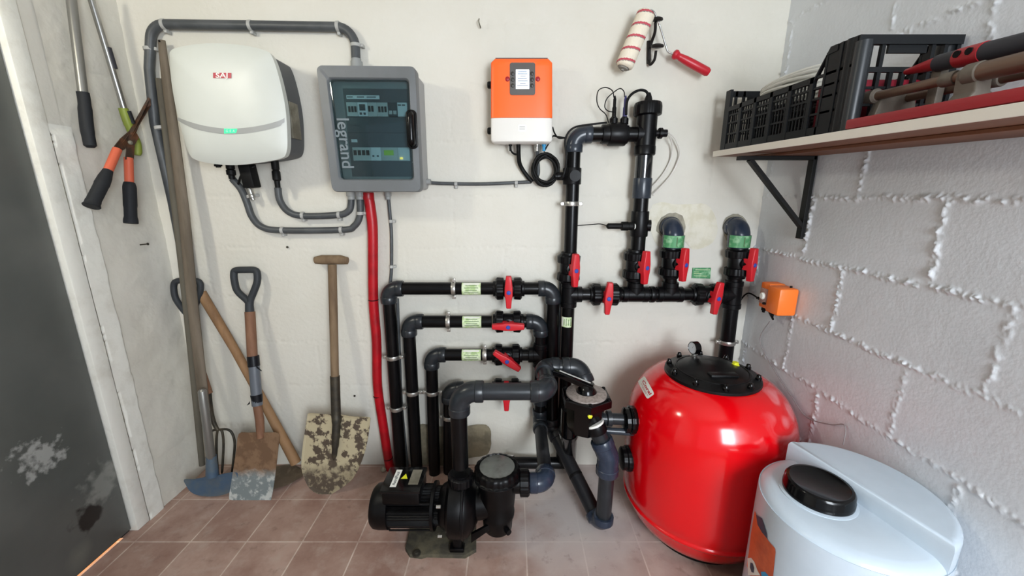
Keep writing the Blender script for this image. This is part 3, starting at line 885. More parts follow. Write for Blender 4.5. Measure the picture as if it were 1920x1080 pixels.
# pump outlet pipe: up, right, back, right, into the selector valve
t = thing('pump_outlet_pipe', 'thick dark grey pipe rising from the pump outlet and bending right', 'pipe', (-.176, PUMP_Y, .33))
e1 = atY(866, 734, PUMP_Y); ox = atY(863, 860, PUMP_Y)
OX = ox.x
e1.x = OX + .003
e2 = atY(1027, 733, PUMP_Y); e2.z = e1.z
e3 = Vector((e2.x + .002, -.235, e1.z)); e4 = Vector((atY(1085, 703, -.235).x, -.235, e1.z))
HR = .0275
pipe(t, [(OX, PUMP_Y, .32), (OX, PUMP_Y, e1.z - .03)], HR)
elbow(t, e1, DN, RT, r=HR, reach=.078)
pipe(t, [e1 + RT * .04, e2 + LF * .03], HR, 'pvc_grey')
elbow(t, e2, LF, IN_, r=HR, reach=.055)
pipe(t, [e2 + IN_ * .03, e3 + OUT * .03], HR, 'pvc_grey')
elbow(t, e3, OUT, RT, r=HR, reach=.055)
pipe(t, [e3 + RT * .03, e4 + LF * .02], HR, 'pvc_grey')
elbow(t, e4, LF, Vector((0.30, -.55, -.75)), r=HR, reach=.062)

# ---------------------------------------------------------------- upper loop
def upn(a): return Vector((sin(radians(a)), -cos(radians(a)), 0))
t = thing('feed_pipe', 'long black riser with a round clamp, left leg of the upper loop', 'pipe', W(1062, 770))
top = W(1077, 252); tb = W(1062, 690)
ax1 = (top - tb).normalized()
mc = W(1066, 552); mz = mc.z
low1 = Vector((tb.x - .001, WY, .30))
pipe(t, [low1, top + (tb - top).normalized() * .04])
elbow(t, top, RT, tb - top, m='pvc_slate', reach=.062)
tee(t, tb.lerp(top, (mz - tb.z) / (top.z - tb.z)), ax1, RT)
k = W(1071, 382); clamp(t, k, ax1, side=RT)
k0 = W(1064, 601); sticker(t, k0, UPV, .042, PR)
# injection saddle
s0, s1 = W(1072, 346), W(1073, 315); coupling(t, s0, s1, .034, 'fitting_black', 'saddle')
mb = MB(); sm = (s0 + s1) / 2
mb.cyl(sm, sm + LF * .055, .015); mb.cyl(sm + LF * .055, sm + LF * .062, .011)
mb.cyl(sm + RT * .01 + OUT * .0, sm + OUT * .047 + RT * .005, .02)
mb.build('injection_port', 'fitting_black', t)
# horizontal leg with the probe saddle
hz = W(1214, 252); hz.z = top.z
th = W(1211, 252); th.z = top.z
pipe(t, [top + RT * .045, th + LF * .02], .026)
a0 = W(1128, 252); a1 = W(1176, 252); a0.z = a1.z = top.z
coupling(t, a0, a1, .034, 'fitting_black', 'probe_saddle')
b0 = W(1141, 252); b1 = W(1172, 252); b0.z = b1.z = top.z
coupling(t, b0, b1, .041, 'fitting_black', 'saddle_clamp')

# chlorinator cell, a T-shaped housing with a screwed cap
t = thing('chlorinator_cell', 'black electrolysis cell housing with a thick round cap, right leg of the upper loop', 'filter', W(1199, 470))
CXp = W(1213, 225); ccx = CXp.x; bx = W(1190, 545)
topc = W(1214, 215)
def leg(py): # point on the slightly raked leg axis
    q = W(1190 + (1213 - 1190) * (545 - py) / (545 - 225), py); return q
mb = MB(); mb.tube([leg(290), leg(208)], .036, 30)
mb.tube([th + LF * .035, th], .033, 26)
mb.lathe(leg(292), leg(260) - leg(292), [(.034, 0), (.038, .004), (.038, .03), (.036, .034)], 30)
mb.build('housing', 'fitting_black', t)
mb = MB(); mb.lathe(leg(218), leg(193) - leg(218), [(.040, 0), (.0485, .004), (.0485, .03), (.046, .042), (.043, .045), (0, .046)], 72, 24, .012)
mb.build('cap', 'fitting_black', t)
mb = MB(); q = leg(191); mb.lathe(q, UPV, [(.014, 0), (.013, .01), (.008, .025), (.006, .03)], 20); mb.build('cable_gland', 'rubber_black', t)
q = leg(250); mb = MB(); mb.cyl(q, q + RT * .05, .012); mb.lathe(q + RT * .045, RT, [(.017, 0), (.019, .002), (.019, .012), (.013, .014), (.013, .03), (.010, .031)], 40, 12, .02)
mb.build('side_port', 'fitting_black', t)
mb = MB(); mb.tube([leg(340), leg(288)], .0315, 28); mb.build('clear_section', 'clear_cell', t)
coupling(t, leg(372), leg(334), .0345, 'pvc_slate')
mb = MB(); mb.tube([leg(400), leg(370)], .027, 26)
mb.build('pipe', 'pvc_black', t)
coupling(t, leg(443), leg(396), .033, 'fitting_black', 'saddle')
mb = MB(); mb.tube([leg(480), leg(440)], .027, 26); mb.build('pipe', 'pvc_black', t)
q = leg(423); mb = MB(); mb.cyl(q + RT * .02, q + RT * .042 + OUT * .005, .022)
mb.build('saddle_boss', 'fitting_black', t)

# lower manifold
t = thing('return_manifold', 'black horizontal manifold pipe joining the three upright valves by the red tank', 'pipe', W(1240, 560))
def MH(px): q = W(px, 550); q.z = mz; return q
tb1, tb2 = MH(1190), MH(1255)
pipe(t, [MH(1085), MH(1112)]); pipe(t, [MH(1160), MH(1345)])
tee(t, tb1, RT, UPV); tee(t, tb2, RT, UPV)
pipe(t, [MH(1330), MH(1365)])
coupling(t, MH(1218), MH(1226), PR * 1.32, 'fitting_black', 'joint_ring')
pipe(t, [(tb1.x, WY, mz + .04), leg(515)])
c3 = W(1264, 424); b3 = W(1256, 530)
pipe(t, [(tb2.x, WY, mz + .04), W(1257, 515)])
p4b = W(1359, 672); c4 = W(1388, 424)

t3v = thing('wall_inlet_pipe', 'dark blue grey elbow going into the wall hole left of the green sign', 'pipe', W(1262, 460))
elbow(t3v, W(1264, 427), IN_, DN, r=.031, reach=.052, m='pvc_navy')
pipe(t3v, [W(1264, 440), W(1261, 475)], r=.029, m='pvc_grey')
c_ = W(1264, 427); coupling(t3v, c_ + DN * .03, c_ + DN * .076, .0385, 'pvc_navy')
sticker(t3v, c_ + DN * .050, DN, .046, .0408, 'label_deep_green', 2)
t4v = thing('wall_inlet_pipe', 'dark blue grey elbow going into the wall hole nearest the room corner', 'pipe', W(1385, 460))
elbow(t4v, W(1388, 427), IN_, DN, r=.031, reach=.052, m='pvc_navy')
pipe(t4v, [W(1388, 440), W(1383, 470)], r=.029, m='pvc_grey')
c_ = W(1388, 427); coupling(t4v, c_ + DN * .03, c_ + DN * .076, .0385, 'pvc_navy')
sticker(t4v, c_ + DN * .050, DN, .046, .0408, 'label_deep_green', 2)
t = thing('filter_riser', 'black riser behind the filter lid, clamped just above it', 'pipe', W(1360, 700))
q4a, q4b = W(1378, 515), W(1352, 740)
pipe(t, [q4b, q4a], .0275)
tz = (mz - q4b.z) / (q4a.z - q4b.z)
tee(t, q4b.lerp(q4a, tz), q4a - q4b, LF, r=.027, reach=.055)
clamp(t, q4b.lerp(q4a, (W(1361, 641).z - q4b.z) / (q4a.z - q4b.z)), q4a - q4b, r=.0278, side=RT)

vg = lambda s: s
ball_valve(W(1066, 502), ax1, upn(16), ax1, 'ball valve on the left leg of the upper loop, above the grey tee')
ball_valve(W(1190, 497), (leg(440) - leg(545)), upn(22), leg(440) - leg(545), 'ball valve at the foot of the electrolysis cell leg')
ball_valve(W(1258, 492), W(1262, 440) - W(1256, 530), upn(26), UPV, 'ball valve under the left wall elbow, beside the green sign')
ball_valve(W(1382, 492), W(1386, 440) - W(1378, 530), upn(24), UPV, 'ball valve under the wall elbow nearest the room corner', r=.027)
ball_valve(MH(1134), RT, upn(0), (.05, 0, 1), 'leftmost ball valve of the horizontal manifold, just right of the tall riser')
ball_valve(MH(1325), RT, upn(10), (.10, 0, 1), 'rightmost ball valve of the horizontal manifold, under the green sign')

# drain pipe low along the wall with a brass tap
t = thing('drain_pipe', 'black drain pipe running low along the wall behind the pump', 'pipe', atY(1040, 866, -.06))
dz = .055
pipe(t, [(-.06, -.06, dz), (.275, -.06, dz)], .025, 'pvc_black')
k = atY(956, 866, -.06)
pipe(t, [(low1.x, WY, .31), (low1.x + .004, WY, dz)], .034, 'fitting_black')
mb = MB(); q = Vector((.0, -.06, dz))
mb.cyl(q + LF * .01, q + RT * .01, .031); mb.build('end_cap', 'fitting_black', t)
mb = MB(); q = Vector((-.006, -.075, dz + .025)); mb.cyl(q, q + UPV * .02, .006); mb.box(q + UPV * .024, (.026, .008, .006), None, .002); mb.cyl(q + OUT * .008 + UPV * .01, q + IN_ * .008 + UPV * .01, .005)
mb.build('tap', 'zinc', t)
# thin grey conduits beside the risers
mb = MB(); mb.tube(spline([W(1050, 510, -.02), W(1050, 600, -.02), W(1047, 700, -.02)]), .005, 12)
tag(mb.build('thin_conduit', 'conduit_grey'), 'thin grey conduit squeezed between the two tall black risers', 'conduit')
mb = MB(); mb.tube(spline([W(745, 560, -.012), W(748, 640, -.012), W(753, 760, -.012), W(765, 886, -.012)]), .007, 12)
tag(mb.build('thin_conduit', 'conduit_grey'), 'thin grey conduit running down between the outer two black risers', 'conduit')
# ================================================================ WALL-HUNG EQUIPMENT
def clip(parent, p, d, r, wall_y=-0.004, m='clip_white'):
    p = Vector(p); d = Vector(d).normalized(); mb = MB()
    mb.lathe(p - d * .006, d, [(r + .0004, 0), (r + .002, .001), (r + .002, .011), (r + .0004, .012)], 20)
    s = d.cross(OUT).normalized()
    if s.z > 0: s = -s
    if abs(s.z) < .4 and s.x < 0: s = -s
    q = p + s * (r + .005)
    mb.box((q.x, (wall_y + p.y) / 2, q.z), (.011, abs(wall_y - p.y) + .006, .011), None, .002)
    return mb.build('clip', m, parent)
def conduit(label, pts, r, m='conduit_grey', fil=.045, clips=(), name='conduit', Y=-.022, clip_r=None):
    P = [W(a[0], a[1], a[2] if len(a) > 2 else Y) for a in pts]
    path = fillet(P, fil, 8) if fil else spline(P, 8)
    t = thing(name, label, 'conduit', path[0])
    mb = MB(); mb.tube(path, r, 18); mb.build('tube', m, t)
    for (px, py, dx, dz_) in clips:
        clip(t, W(px, py, Y), (dx, 0, dz_), r)
    return t
conduit('thick grey conduit looping over the white inverter to the top of the enclosure',
        [(668, 124), (665, 51), (284, 45), (280, 130), (290, 230), (324, 380), (347, 500), (362, 640)], .0155, fil=.06,
        clips=[(667, 85, 0, 1), (634, 50, 1, 0), (470, 48, 1, 0), (308, 46, 1, 0), (280, 92, -.05, 1), (300, 240, -.2, 1)])
conduit('upper grey conduit curving from the inverter plug to the enclosure bottom',
        [(521, 352), (525, 376), (541, 397), (570, 405), (634, 403), (653, 396), (658, 384), (658, 366)], .0125, fil=0,
        clips=[(568, 404, 1, 0), (636, 403, 1, 0)])
conduit('lower grey conduit curving from the inverter to the enclosure bottom',
        [(436, 336), (452, 355), (463, 380), (473, 407), (492, 426), (530, 432), (642, 431), (664, 424), (675, 404), (675, 366)], .0125, fil=0,
        clips=[(530, 432, 1, 0), (640, 431, 1, 0), (676, 400, 0, 1), (470, 368, .2, -1)])
conduit('thick red corrugated duct running from the enclosure down to the floor',
        [(690, 362), (696, 400), (699, 440), (700, 560), (706, 640), (708, 724), (719, 801), (727, 854), (733, 884)], .0195, 'conduit_red', 0, name='duct', Y=-.03)
rd = bpy.data.objects['duct']
for (px, py) in ((700, 561), (709, 741), (728, 858)):
    a = W(px, py, -.03); b = W(px + (.5 if py < 600 else 1.6), py + 8, -.03)
    coupling(rd, a, a + (b - a).normalized() * .004, .0202, 'black_gap', 'joint_ring')
coupling(rd, W(691, 374, -.03), W(690, 361, -.03), .0215, 'conduit_red', 'collar')
conduit('thin grey conduit dropping from the enclosure behind the outer elbow',
        [(728, 366), (731, 400), (734, 440), (734, 505), (731, 535)], .0065, fil=0, Y=-.014, clips=[(733, 415, 0, 1), (734, 500, 0, 1)])
conduit('thin grey conduit running right from the enclosure to the orange controller',
        [(800, 342), (830, 344), (900, 345), (975, 342), (996, 341)], .0065, fil=0, Y=-.014, clips=[(855, 345, 1, 0), (968, 343, 1, 0)])

# ---------------------------------------------------------------- distribution enclosure
def quadmap(c, Y):
    P = [atY(x, y, Y) for x, y in c]      # TL TR BR BL
    def f(u, v, d):                       # u right 0..1, v down 0..1, d towards the room
        a = P[0].lerp(P[1], u); b = P[3].lerp(P[2], u); q = a.lerp(b, v)
        return Vector((q.x, Y - d, q.z))
    return f
EQ = quadmap([(591, 121), (779, 123), (790, 360), (622, 360)], -.150)
EW, EH = .37, .49
t = thing('electrical_enclosure', 'grey wall enclosure with tinted window showing rows of breakers', 'electrical box', atY(705, 360, -.06))
enc = t
def em(x, y, d): return EQ(x / EW, 1 - y / EH, d)
fr = rrect(EW, EH, .022, 5, EW/2, EH/2)
mb = MB(); sh = rrect(EW - .02, EH - .02, .018, 5, EW/2 + .004, EH/2)
mb.prism(sh, lambda x, y, d: em(x, y, d - .150) + Vector((0, 0, 0)), .002, .112, .004)
mb.build('back_box', 'enclosure_side', t)
# door: frame ring with window opening
wx0, wx1, wy0, wy1 = .040, .340, .052, .440
win = rrect(wx1 - wx0, wy1 - wy0, .016, 5, (wx0 + wx1)/2, (wy0 + wy1)/2)
n = len(fr); mb = MB()
rings = [(fr, -.038), (fr, -.008), ([(EW/2 + (x-EW/2)*.985, EH/2 + (y-EH/2)*.988) for x, y in fr], 0.0), ([((wx0+wx1)/2 + (x-(wx0+wx1)/2)*1.03, (wy0+wy1)/2 + (y-(wy0+wy1)/2)*1.025) for x, y in win], 0.002), (win, -.004), (win, -.03)]
vs = [em(x, y, d) for rg, d in rings for x, y in rg]; fs = []
for i in range(len(rings) - 1):
    for k in range(n): fs.append([i*n+k, i*n+(k+1) % n, (i+1)*n+(k+1) % n, (i+1)*n+k])
mb.add(vs, fs); dr = mb.build('door_frame', 'enclosure_grey', t, angle=50)
# dark inner liner behind the pane
mb = MB()
mb.prism([(x, y) for x, y in rrect(wx1-wx0+.01, wy1-wy0+.01, .016, 5, (wx0+wx1)/2, (wy0+wy1)/2)], em, -.045, -.040)
mb.build('liner', 'panel_dark', t)
px0, px1, py0, py1 = .075, .325, .065, .415
mb = MB(); mb.prism([(px0, py0), (px1, py0), (px1, py1), (px0, py1)], em, -.040, -.036, .001)
mb.build('cover_panel', 'panel_slate', t)
for yy in (.242,):
    mb = MB(); mb.prism([(px0, yy), (px1, yy), (px1, yy + .003), (px0, yy + .003)], em, -.036, -.0355); mb.build('seam', 'panel_dark', t)
def module(x0, x1, y0, y1, m, name='breaker', d=.010):
    mb = MB(); mb.prism([(x0, y0), (x1, y0), (x1, y1), (x0, y1)], em, -.036, -.036 + d, .001); return mb.build(name, m, t)
def detail(parent, x0, x1, y0, y1, m, d=-.0225, name='switch_toggle', th=.004):
    mb = MB(); mb.prism([(x0, y0), (x1, y0), (x1, y1), (x0, y1)], em, -.0262, d, .0006); return mb.build(name, m, parent)
# upper row of modules
ya, yb = .306, .360
b = module(.087, .129, ya, yb, 'breaker_grey')
for x in (.094, .106, .118): detail(b, x, x + .008, ya + .016, ya + .038, 'breaker_dark')
b = module(.130, .168, ya, yb, 'breaker_white', 'energy_meter')
detail(b, .138, .160, ya + .022, yb - .008, 'panel_dark', name='display'); detail(b, .137, .145, ya + .006, ya + .014, 'panel_dark', name='button'); detail(b, .152, .160, ya + .006, ya + .014, 'panel_dark', name='button')
b = module(.169, .205, ya, yb, 'breaker_grey')
for x in (.172, .184): detail(b, x, x + .008, ya + .018, ya + .040, 'breaker_dark')
b = module(.206, .247, ya, yb, 'breaker_grey')
for x in (.211, .223, .235): detail(b, x, x + .008, ya + .016, ya + .038, 'breaker_dark')
b = module(.248, .284, ya, yb, 'panel_dark')
for x in (.252, .269): detail(b, x, x + .012, ya + .008, ya + .022, 'breaker_grey')
b = module(.285, .322, ya, yb, 'breaker_white', 'surge_arrester')
for x in (.288, .304): detail(b, x, x + .012, yb - .012, yb - .008, 'panel_dark', name='marking')
# lower row
ya, yb = .130, .184
b = module(.092, .164, ya, yb, 'breaker_grey')
for x in (.097, .114, .131, .148): detail(b, x, x + .012, ya + .022, ya + .042, 'breaker_dark')
b = module(.165, .206, ya, yb, 'breaker_white', 'relay')
for x in (.172, .190): detail(b, x, x + .007, ya + .016, ya + .022, 'panel_dark', name='screw')
b = module(.207, .275, ya, yb, 'breaker_grey', 'power_meter')
detail(b, .220, .258, ya + .022, ya + .042, 'lcd_green', name='display')
b = module(.276, .322, ya, yb, 'breaker_white', 'relay')
detail(b, .283, .294, ya + .006, ya + .014, 'led_yellow', name='indicator_light')
b = module(.087, .215, .374, .389, 'breaker_white', 'label_strip', .002)
mb = MB()
for x, w in ((.090, .022), (.128, .028), (.166, .036)): mb.prism([(x, .380), (x + w, .380), (x + w, .384), (x, .384)], em, -.034, -.0335)
mb.build('print', 'panel_dark', b)
b = module(.088, .112, .205, .217, 'breaker_white', 'label_strip', .002)
# tinted pane
mb = MB(); mb.prism(rrect(wx1-wx0-.004, wy1-wy0-.004, .014, 5, (wx0+wx1)/2, (wy0+wy1)/2), em, -.010, -.006, .001)
pn = mb.build('window_pane', 'tinted_pane', t)
mb = MB()
def lg(x, y): return em(.076 - y, .225 + 0 - x * -1 * -1, -.0052)
put_text(mb, 'legrand', .068, lambda x, y: em(.074 + y, .196 - x, -.0055), .0008)
mb.build('lettering', 'letters_grey', pn)
# handle
hx, hy = .346, .250
mb = MB()
P = [em(hx, hy + .058, -.002), em(hx, hy + .056, .020), em(hx, hy - .056, .020), em(hx, hy - .058, -.002)]
mb.tube(fillet(P, .016), .0115, 16)
mb.prism(rrect(.042, .152, .019, 6, hx, hy), em, -.001, .008, .003)
mb.build('handle', 'gloss_black', t)
mb = MB()
for (px, py, Y, dx, dz_, r, l) in ((669, 121, -.04, 0, 1, .020, .018), (658, 361, -.04, 0, -1, .0175, .026), (674, 361, -.04, 0, -1, .0175, .026), (727, 360, -.03, 0, -1, .013, .028), (788, 341, -.03, 1, 0, .013, .040)):
    p = W(px, py, Y); d = Vector((dx, 0, dz_)); mb = MB()
    mb.lathe(p, d, [(r, -.03), (r, l * .5), (r * .8, l * .55), (r * .8, l), (r * .5, l)], 24); mb.build('cable_gland', 'clip_grey', t)

# ---------------------------------------------------------------- solar inverter
inv_px = [(150,190),(205,168),(300,155),(400,154),(520,168),(598,188),(628,216),(660,310),(690,450),(700,580),(697,665),(665,698),(540,720),(440,728),(340,720),(270,703),(238,675),(213,600),(180,480),(156,350),(147,240)]
IY = -.165
inv = [(W(x/2.5125+260, y/2.5125+20, IY + .022).x, W(x/2.5125+260, y/2.5125+20, IY + .022).z) for x, y in inv_px]
lo = smooth_loop(inv, 4)
t = thing('solar_inverter', 'white domed solar inverter with grey band and green light', 'inverter', (W(440, 310, -.08).x, -.08, W(440, 312, -.08).z))
icx = sum(p[0] for p in lo)/len(lo); icz = sum(p[1] for p in lo)/len(lo)
def dome(s): return IY + .022 * s**5 - .010 * (1 - s * s)
mb = MB(); mb.polar(lo, lambda x, z, s: Vector((x, dome(s), z)), (0.02, .2, .4, .6, .75, .86, .93, .97, 1), lambda x, z, s: Vector((icx + (x-icx)*.985, IY + .05, icz + (z-icz)*.985)))
cov = mb.build('front_cover', 'inverter_white', t, angle=60)
def srad(x, z):
    a = atan2(z - icz, x - icx); best = None
    for i in range(len(lo)):
        p, q = lo[i-1], lo[i]
        a1, a2 = atan2(p[1]-icz, p[0]-icx), atan2(q[1]-icz, q[0]-icx)
        dd = (a2 - a1 + pi) % (2*pi) - pi; e = (a - a1 + pi) % (2*pi) - pi
        if dd and 0 <= e/dd <= 1: best = sqrt((p[0]-icx)**2 + (p[1]-icz)**2)*(1-e/dd) + sqrt((q[0]-icx)**2 + (q[1]-icz)**2)*(e/dd)
    return min(1, sqrt((x-icx)**2 + (z-icz)**2) / (best or 1e9))
def on_dome(px, py, off=.001):
    p = W(px, py, IY)
    for _ in range(4): s = srad(p.x, p.z); p = W(px, py, dome(s))
    return Vector((p.x, p.y - off, p.z))
def C2(x, y): return (x/2.5125+260, y/2.5125+20)
top_c = [(183, 502), (230, 520), (300, 540), (380, 553), (440, 556), (520, 550), (600, 536), (660, 519), (688, 506)]
mb = MB(); vs = []; fs = []
P0 = spline([Vector((a, b, 0)) for a, b in top_c], 4)
for i, p in enumerate(P0):
    wd = 14 + 12 * min(1, i / 6)
    if i > len(P0) - 4: wd = 20
    for k in range(4): vs.append(on_dome(*C2(p.x, p.y + wd * k / 3)))
for i in range(len(P0) - 1):
    for k in range(3): fs.append([i*4+k, i*4+k+1, (i+1)*4+k+1, (i+1)*4+k])
mb.add(vs, fs); mb.build('band', 'band_grey', cov)
mb = MB(); vs = [on_dome(*C2(x, y), .0016) for x, y in ((352, 293), (438, 294), (438, 319), (352, 318))]; mb.add(vs, [[0, 1, 2, 3]])
lg_ = mb.build('logo', 'logo_red', cov)
mb = MB(); put_text(mb, 'SAJ', 33, lambda x, y: on_dome(*C2(394 + x * 1.32, 306.5 - y * .98), .0022), .6); mb.build('lettering', 'label_white', cov)
mb = MB(); vs = [on_dome(*C2(x, y), .0016) for x, y in ((404, 556), (466, 557), (460, 577), (404, 579))]; mb.add(vs, [[0, 1, 2, 3]])
mb.build('indicator_light', 'led_green', cov)
mb = MB()
for i, x in enumerate((418, 434, 450)): put_text(mb, 'GEA'[i], 15, lambda a, b, x=x: on_dome(*C2(x + a, 567.5 - b), .0022))
mb.build('indicator_print', 'label_white', cov)
# dark body behind, seen on the right
mb = MB()
bo = [(icx + (x-icx)*.93 + .004, icz + (z-icz)*.95 + .004) for x, z in lo]
mb.polar(bo, lambda x, z, s: Vector((x, IY + .045, z)), (0.02, 1), lambda x, z, s: Vector((x, -.012, z)))
mb.build('body', 'inverter_body', t, angle=50)
rx = max(p[0] for p in bo)
mb = MB(); mb.box2((rx - .006, -.100, icz - .10), (rx + .003, -.045, icz + .02), .001); mb.build('rating_plate', 'steel_dirty', t)
def conn(px0, py0, px1, py1, r, Y, name='connector', m='rubber_black'):
    a, b = W(px0, py0, Y), W(px1, py1, Y); d = b - a; L_ = d.length; mb = MB()
    mb.lathe(a, d, [(r, -.02), (r, L_*.3), (r*.8, L_*.34), (r*1.08, L_*.4), (r*1.08, L_*.7), (r*.75, L_*.75), (r*.7, L_)], 20); mb.build(name, m, t)
conn(515, 302, 521, 352, .013, -.06)
conn(431, 308, 435, 336, .014, -.06)
conn(408, 306, 410, 314, .012, -.06)
mb = MB(); a = W(468, 330, -.08); mb.box(a, (.042, .045, .085), Matrix.Rotation(radians(-6), 3, 'Y'), .005); mb.build('switch_block', 'rubber_black', t)
mb = MB(); mb.tube(spline([W(447, 345, -.03), W(452, 330, -.06), W(462, 318, -.09), W(478, 312, -.08)]), .004, 10); mb.build('cable', 'rubber_black', t)
conn(470, 360, 475, 375, .010, -.035, 'end_fitting', 'zinc')

# ---------------------------------------------------------------- orange pool controller
CYY = -.085
t = thing('pool_controller', 'orange and white pool controller box with a lit display', 'controller', W(978, 268, -.05))
def cm(px, py, d): 
    p = W(px, py, CYY); return Vector((p.x, CYY - d, p.z))
def cp(x, y, d): return cm(978 + x, 189.5 - y, d)
full = rrect(115, 159, 8, 5)
mb = MB(); mb.prism(rrect(106, 150, 6, 4), lambda x, y, d: cp(x, y, 0) * 1.0 + Vector((0, -d, 0)), -.082, -.03, .002)
mb.build('back_box', 'rubber_black', t)
def half(z0, z1, name, m):
    pts = [p for p in full if z0 <= p[1] <= z1]
    if z0 > -70: pts = [p for p in full if p[1] > 0]; pts = pts[:] ; pts = [(x, y) for x, y in pts]; pts.append((-57.5, z0)); pts.append((57.5, z0))
    else: pts = [p for p in full if p[1] < 0]; pts = [(-57.5, z1)] + pts + [(57.5, z1)]
    mb = MB(); mb.prism(pts, cp, -.035, 0.006, .0); return mb.build(name, m, t)
# taper the sides a little with rounded long edges
def shell(y0, y1, rt, rb, name, m):
    rows = []; k = 9
    ys = [y0 + (y1 - y0) * i / 14 for i in range(15)]
    vs = []; fs = []; xs = [-1, -.985, -.96, -.9, -.7, -.35, 0, .35, .7, .9, .96, .985, 1]
    for y in ys:
        et = min((y1 - y) / 6.0, 1) if rt else 1
        eb = min((y - y0) / 6.0, 1) if rb else 1
        e = min(et, eb)
        hw = 57.5 - (8 * (1 - sqrt(max(0, 1 - (1 - min(1, min((y1 - y) if rt else 9, (y - y0) if rb else 9) / 8)) ** 2))))
        for x in xs:
            dd = .012 * sqrt(max(0, 1 - abs(x) ** 6)) * sqrt(max(0, 1 - (1 - e) ** 2)) if True else 0
            vs.append(cp(x * hw, y, dd))
    m_ = len(xs)
    for i in range(len(ys) - 1):
        for j in range(m_ - 1): fs.append([i*m_+j, i*m_+j+1, (i+1)*m_+j+1, (i+1)*m_+j])
    per = [j for j in range(m_)] + [i*m_ + m_-1 for i in range(1, len(ys))] + [(len(ys)-1)*m_ + j for j in range(m_-2, -1, -1)] + [i*m_ for i in range(len(ys)-2, 0, -1)]
    o_ = len(vs); vs += [Vector((vs[i].x, CYY + .035, vs[i].z)) for i in per]
    for q in range(len(per)): fs.append([per[q], per[(q+1) % len(per)], o_+(q+1) % len(per), o_+q])
    mb = MB(); mb.add(vs, fs); return mb.build(name, m, t, angle=40)
oc = shell(-32.2, 79.5, True, False, 'upper_cover', 'ctrl_orange')
shell(-79.5, -32.8, False, True, 'lower_cover', 'ctrl_white')
mb = MB(); mb.prism(rrect(47, 60, 4, 4, 1.5, 39.5), cp, .008, .0150, .002)
pan = mb.build('display_panel', 'ctrl_panel', t)
mb = MB(); mb.prism(rrect(25, 36, .5, 1, 1.5, 38.5), cp, .0148, .0158); scr = mb.build('screen', 'lcd_white', pan)
mb = MB()
for i, (w, y) in enumerate(((16, 52), (20, 48), (12, 43.5), (18, 39), (19, 34.5), (14, 30), (20, 26))):
    mb.add([cp(1.5 - w/2 + (i % 3), y, .0161), cp(1.5 + w/2 - (i % 2), y, .0161), cp(1.5 + w/2 - (i % 2), y + 1.4, .0161), cp(1.5 - w/2 + (i % 3), y + 1.4, .0161)], [[0, 1, 2, 3]])
mb.build('screen_text', 'lcd_ink', scr)
for sx in (-17, 19):
    for yy in (49, 38, 27):
        mb = MB(); mb.lathe(cp(sx, yy, .0145), OUT, [(.0065, 0), (.006, .003), (.003, .0042), (0, .0044)], 16); mb.build('button', 'ctrl_button', pan)
for sx in (-26.5, 30):
    mb = MB(); mb.lathe(cp(sx, 39.5, .007), OUT, [(.008, 0), (.008, .005), (.005, .007), (0, .0072)], 18); mb.build('latch', 'gauge_face' if False else 'cutter_red', t)
mb = MB(); mb.prism(rrect(16, 14, 3, 3, 1, -52), cp, .011, .0127, .001); em_ = mb.build('emblem', 'label_white', t)
mb = MB()
for yy in (-50, -54): mb.add([cp(-4, yy, .0129), cp(6, yy, .0129), cp(6, yy + 1, .0129), cp(-4, yy + 1, .0129)], [[0, 1, 2, 3]])
mb.build('emblem_print', 'clip_grey', em_)
for yy in (30, -56):
    mb = MB(); q = W(917, 189.5 - yy, -.05); mb.lathe(q + RT * .01, LF, [(.012, 0), (.012, .012), (.009, .016), (0, .017)], 20); mb.build('side_knob', 'rubber_black', t)
mb = MB(); mb.prism([(-49, 79), (49, 79), (49, 81.5), (-49, 81.5)], lambda x, y, d: cp(x, y, d), -.03, -.002, 0); mb.build('top_strip', 'inverter_body', t)
for px, m, r in ((957, 'rubber_black', .006), (972, 'rubber_black', .008), (1007, 'zinc', .009), (1020, 'blue_plug', .008)):
    q = W(px, 267, -.055); mb = MB(); mb.lathe(q, DN, [(r, -.02), (r, .012), (r * .7, .014), (r * .65, .03)], 16); mb.build('cable_gland', m, t)
mb = MB(); mb.tube(spline([W(x, y, Y) for x, y, Y in ((957, 270, -.055), (958, 282, -.045), (963, 288, -.035), (970, 290, -.03))]), .0035, 10); mb.build('cable', 'rubber_black', t)
mb = MB(); mb.tube(spline([W(x, y, Y) for x, y, Y in ((972, 272, -.055), (973, 300, -.035), (978, 315, -.02), (990, 332, -.018), (998, 341, -.016))]), .008, 12); mb.build('cable', 'rubber_black', t)
mb = MB(); mb.tube(spline([W(x, y, Y) for x, y, Y in ((1007, 272, -.055), (1008, 300, -.03), (1009, 325, -.02), (1002, 340, -.016))]), .007, 12); mb.build('cable', 'conduit_grey', t)
t = thing('cable_coil', 'coil of black cable hanging below the orange controller', 'cable', W(1022, 318, -.04))
mb = MB(); q = W(1022.5, 318.5, -.04)
pts = []
for i in range(141):
    a = 2*pi*i/28 + 1.0; rr = .0455 + .0065 * sin(i * .31) ; yy = -.012 + .020 * (i / 140) + .003 * sin(i*.7)
    pts.append(q + Vector((cos(a) * rr * .95, yy, sin(a) * rr * 1.12)))
mb.tube(pts, .0052, 10); mb.build('loops', 'rubber_black', t)
mb = MB(); mb.tube(spline([W(x, y, Y) for x, y, Y in ((1020, 284, -.055), (1027, 272, -.05), (1036, 256, -.05), (1044, 256, -.06), (1060, 259, -.06))]), .003, 8); mb.build('tail', 'rubber_black', t)
mb = MB(); mb.tube(spline([W(x, y, Y) for x, y, Y in ((1036, 238, -.045), (1040, 250, -.05), (1048, 259, -.075), (1062, 258, -.09))]), .0028, 8); mb.build('tail', 'rubber_black', t)
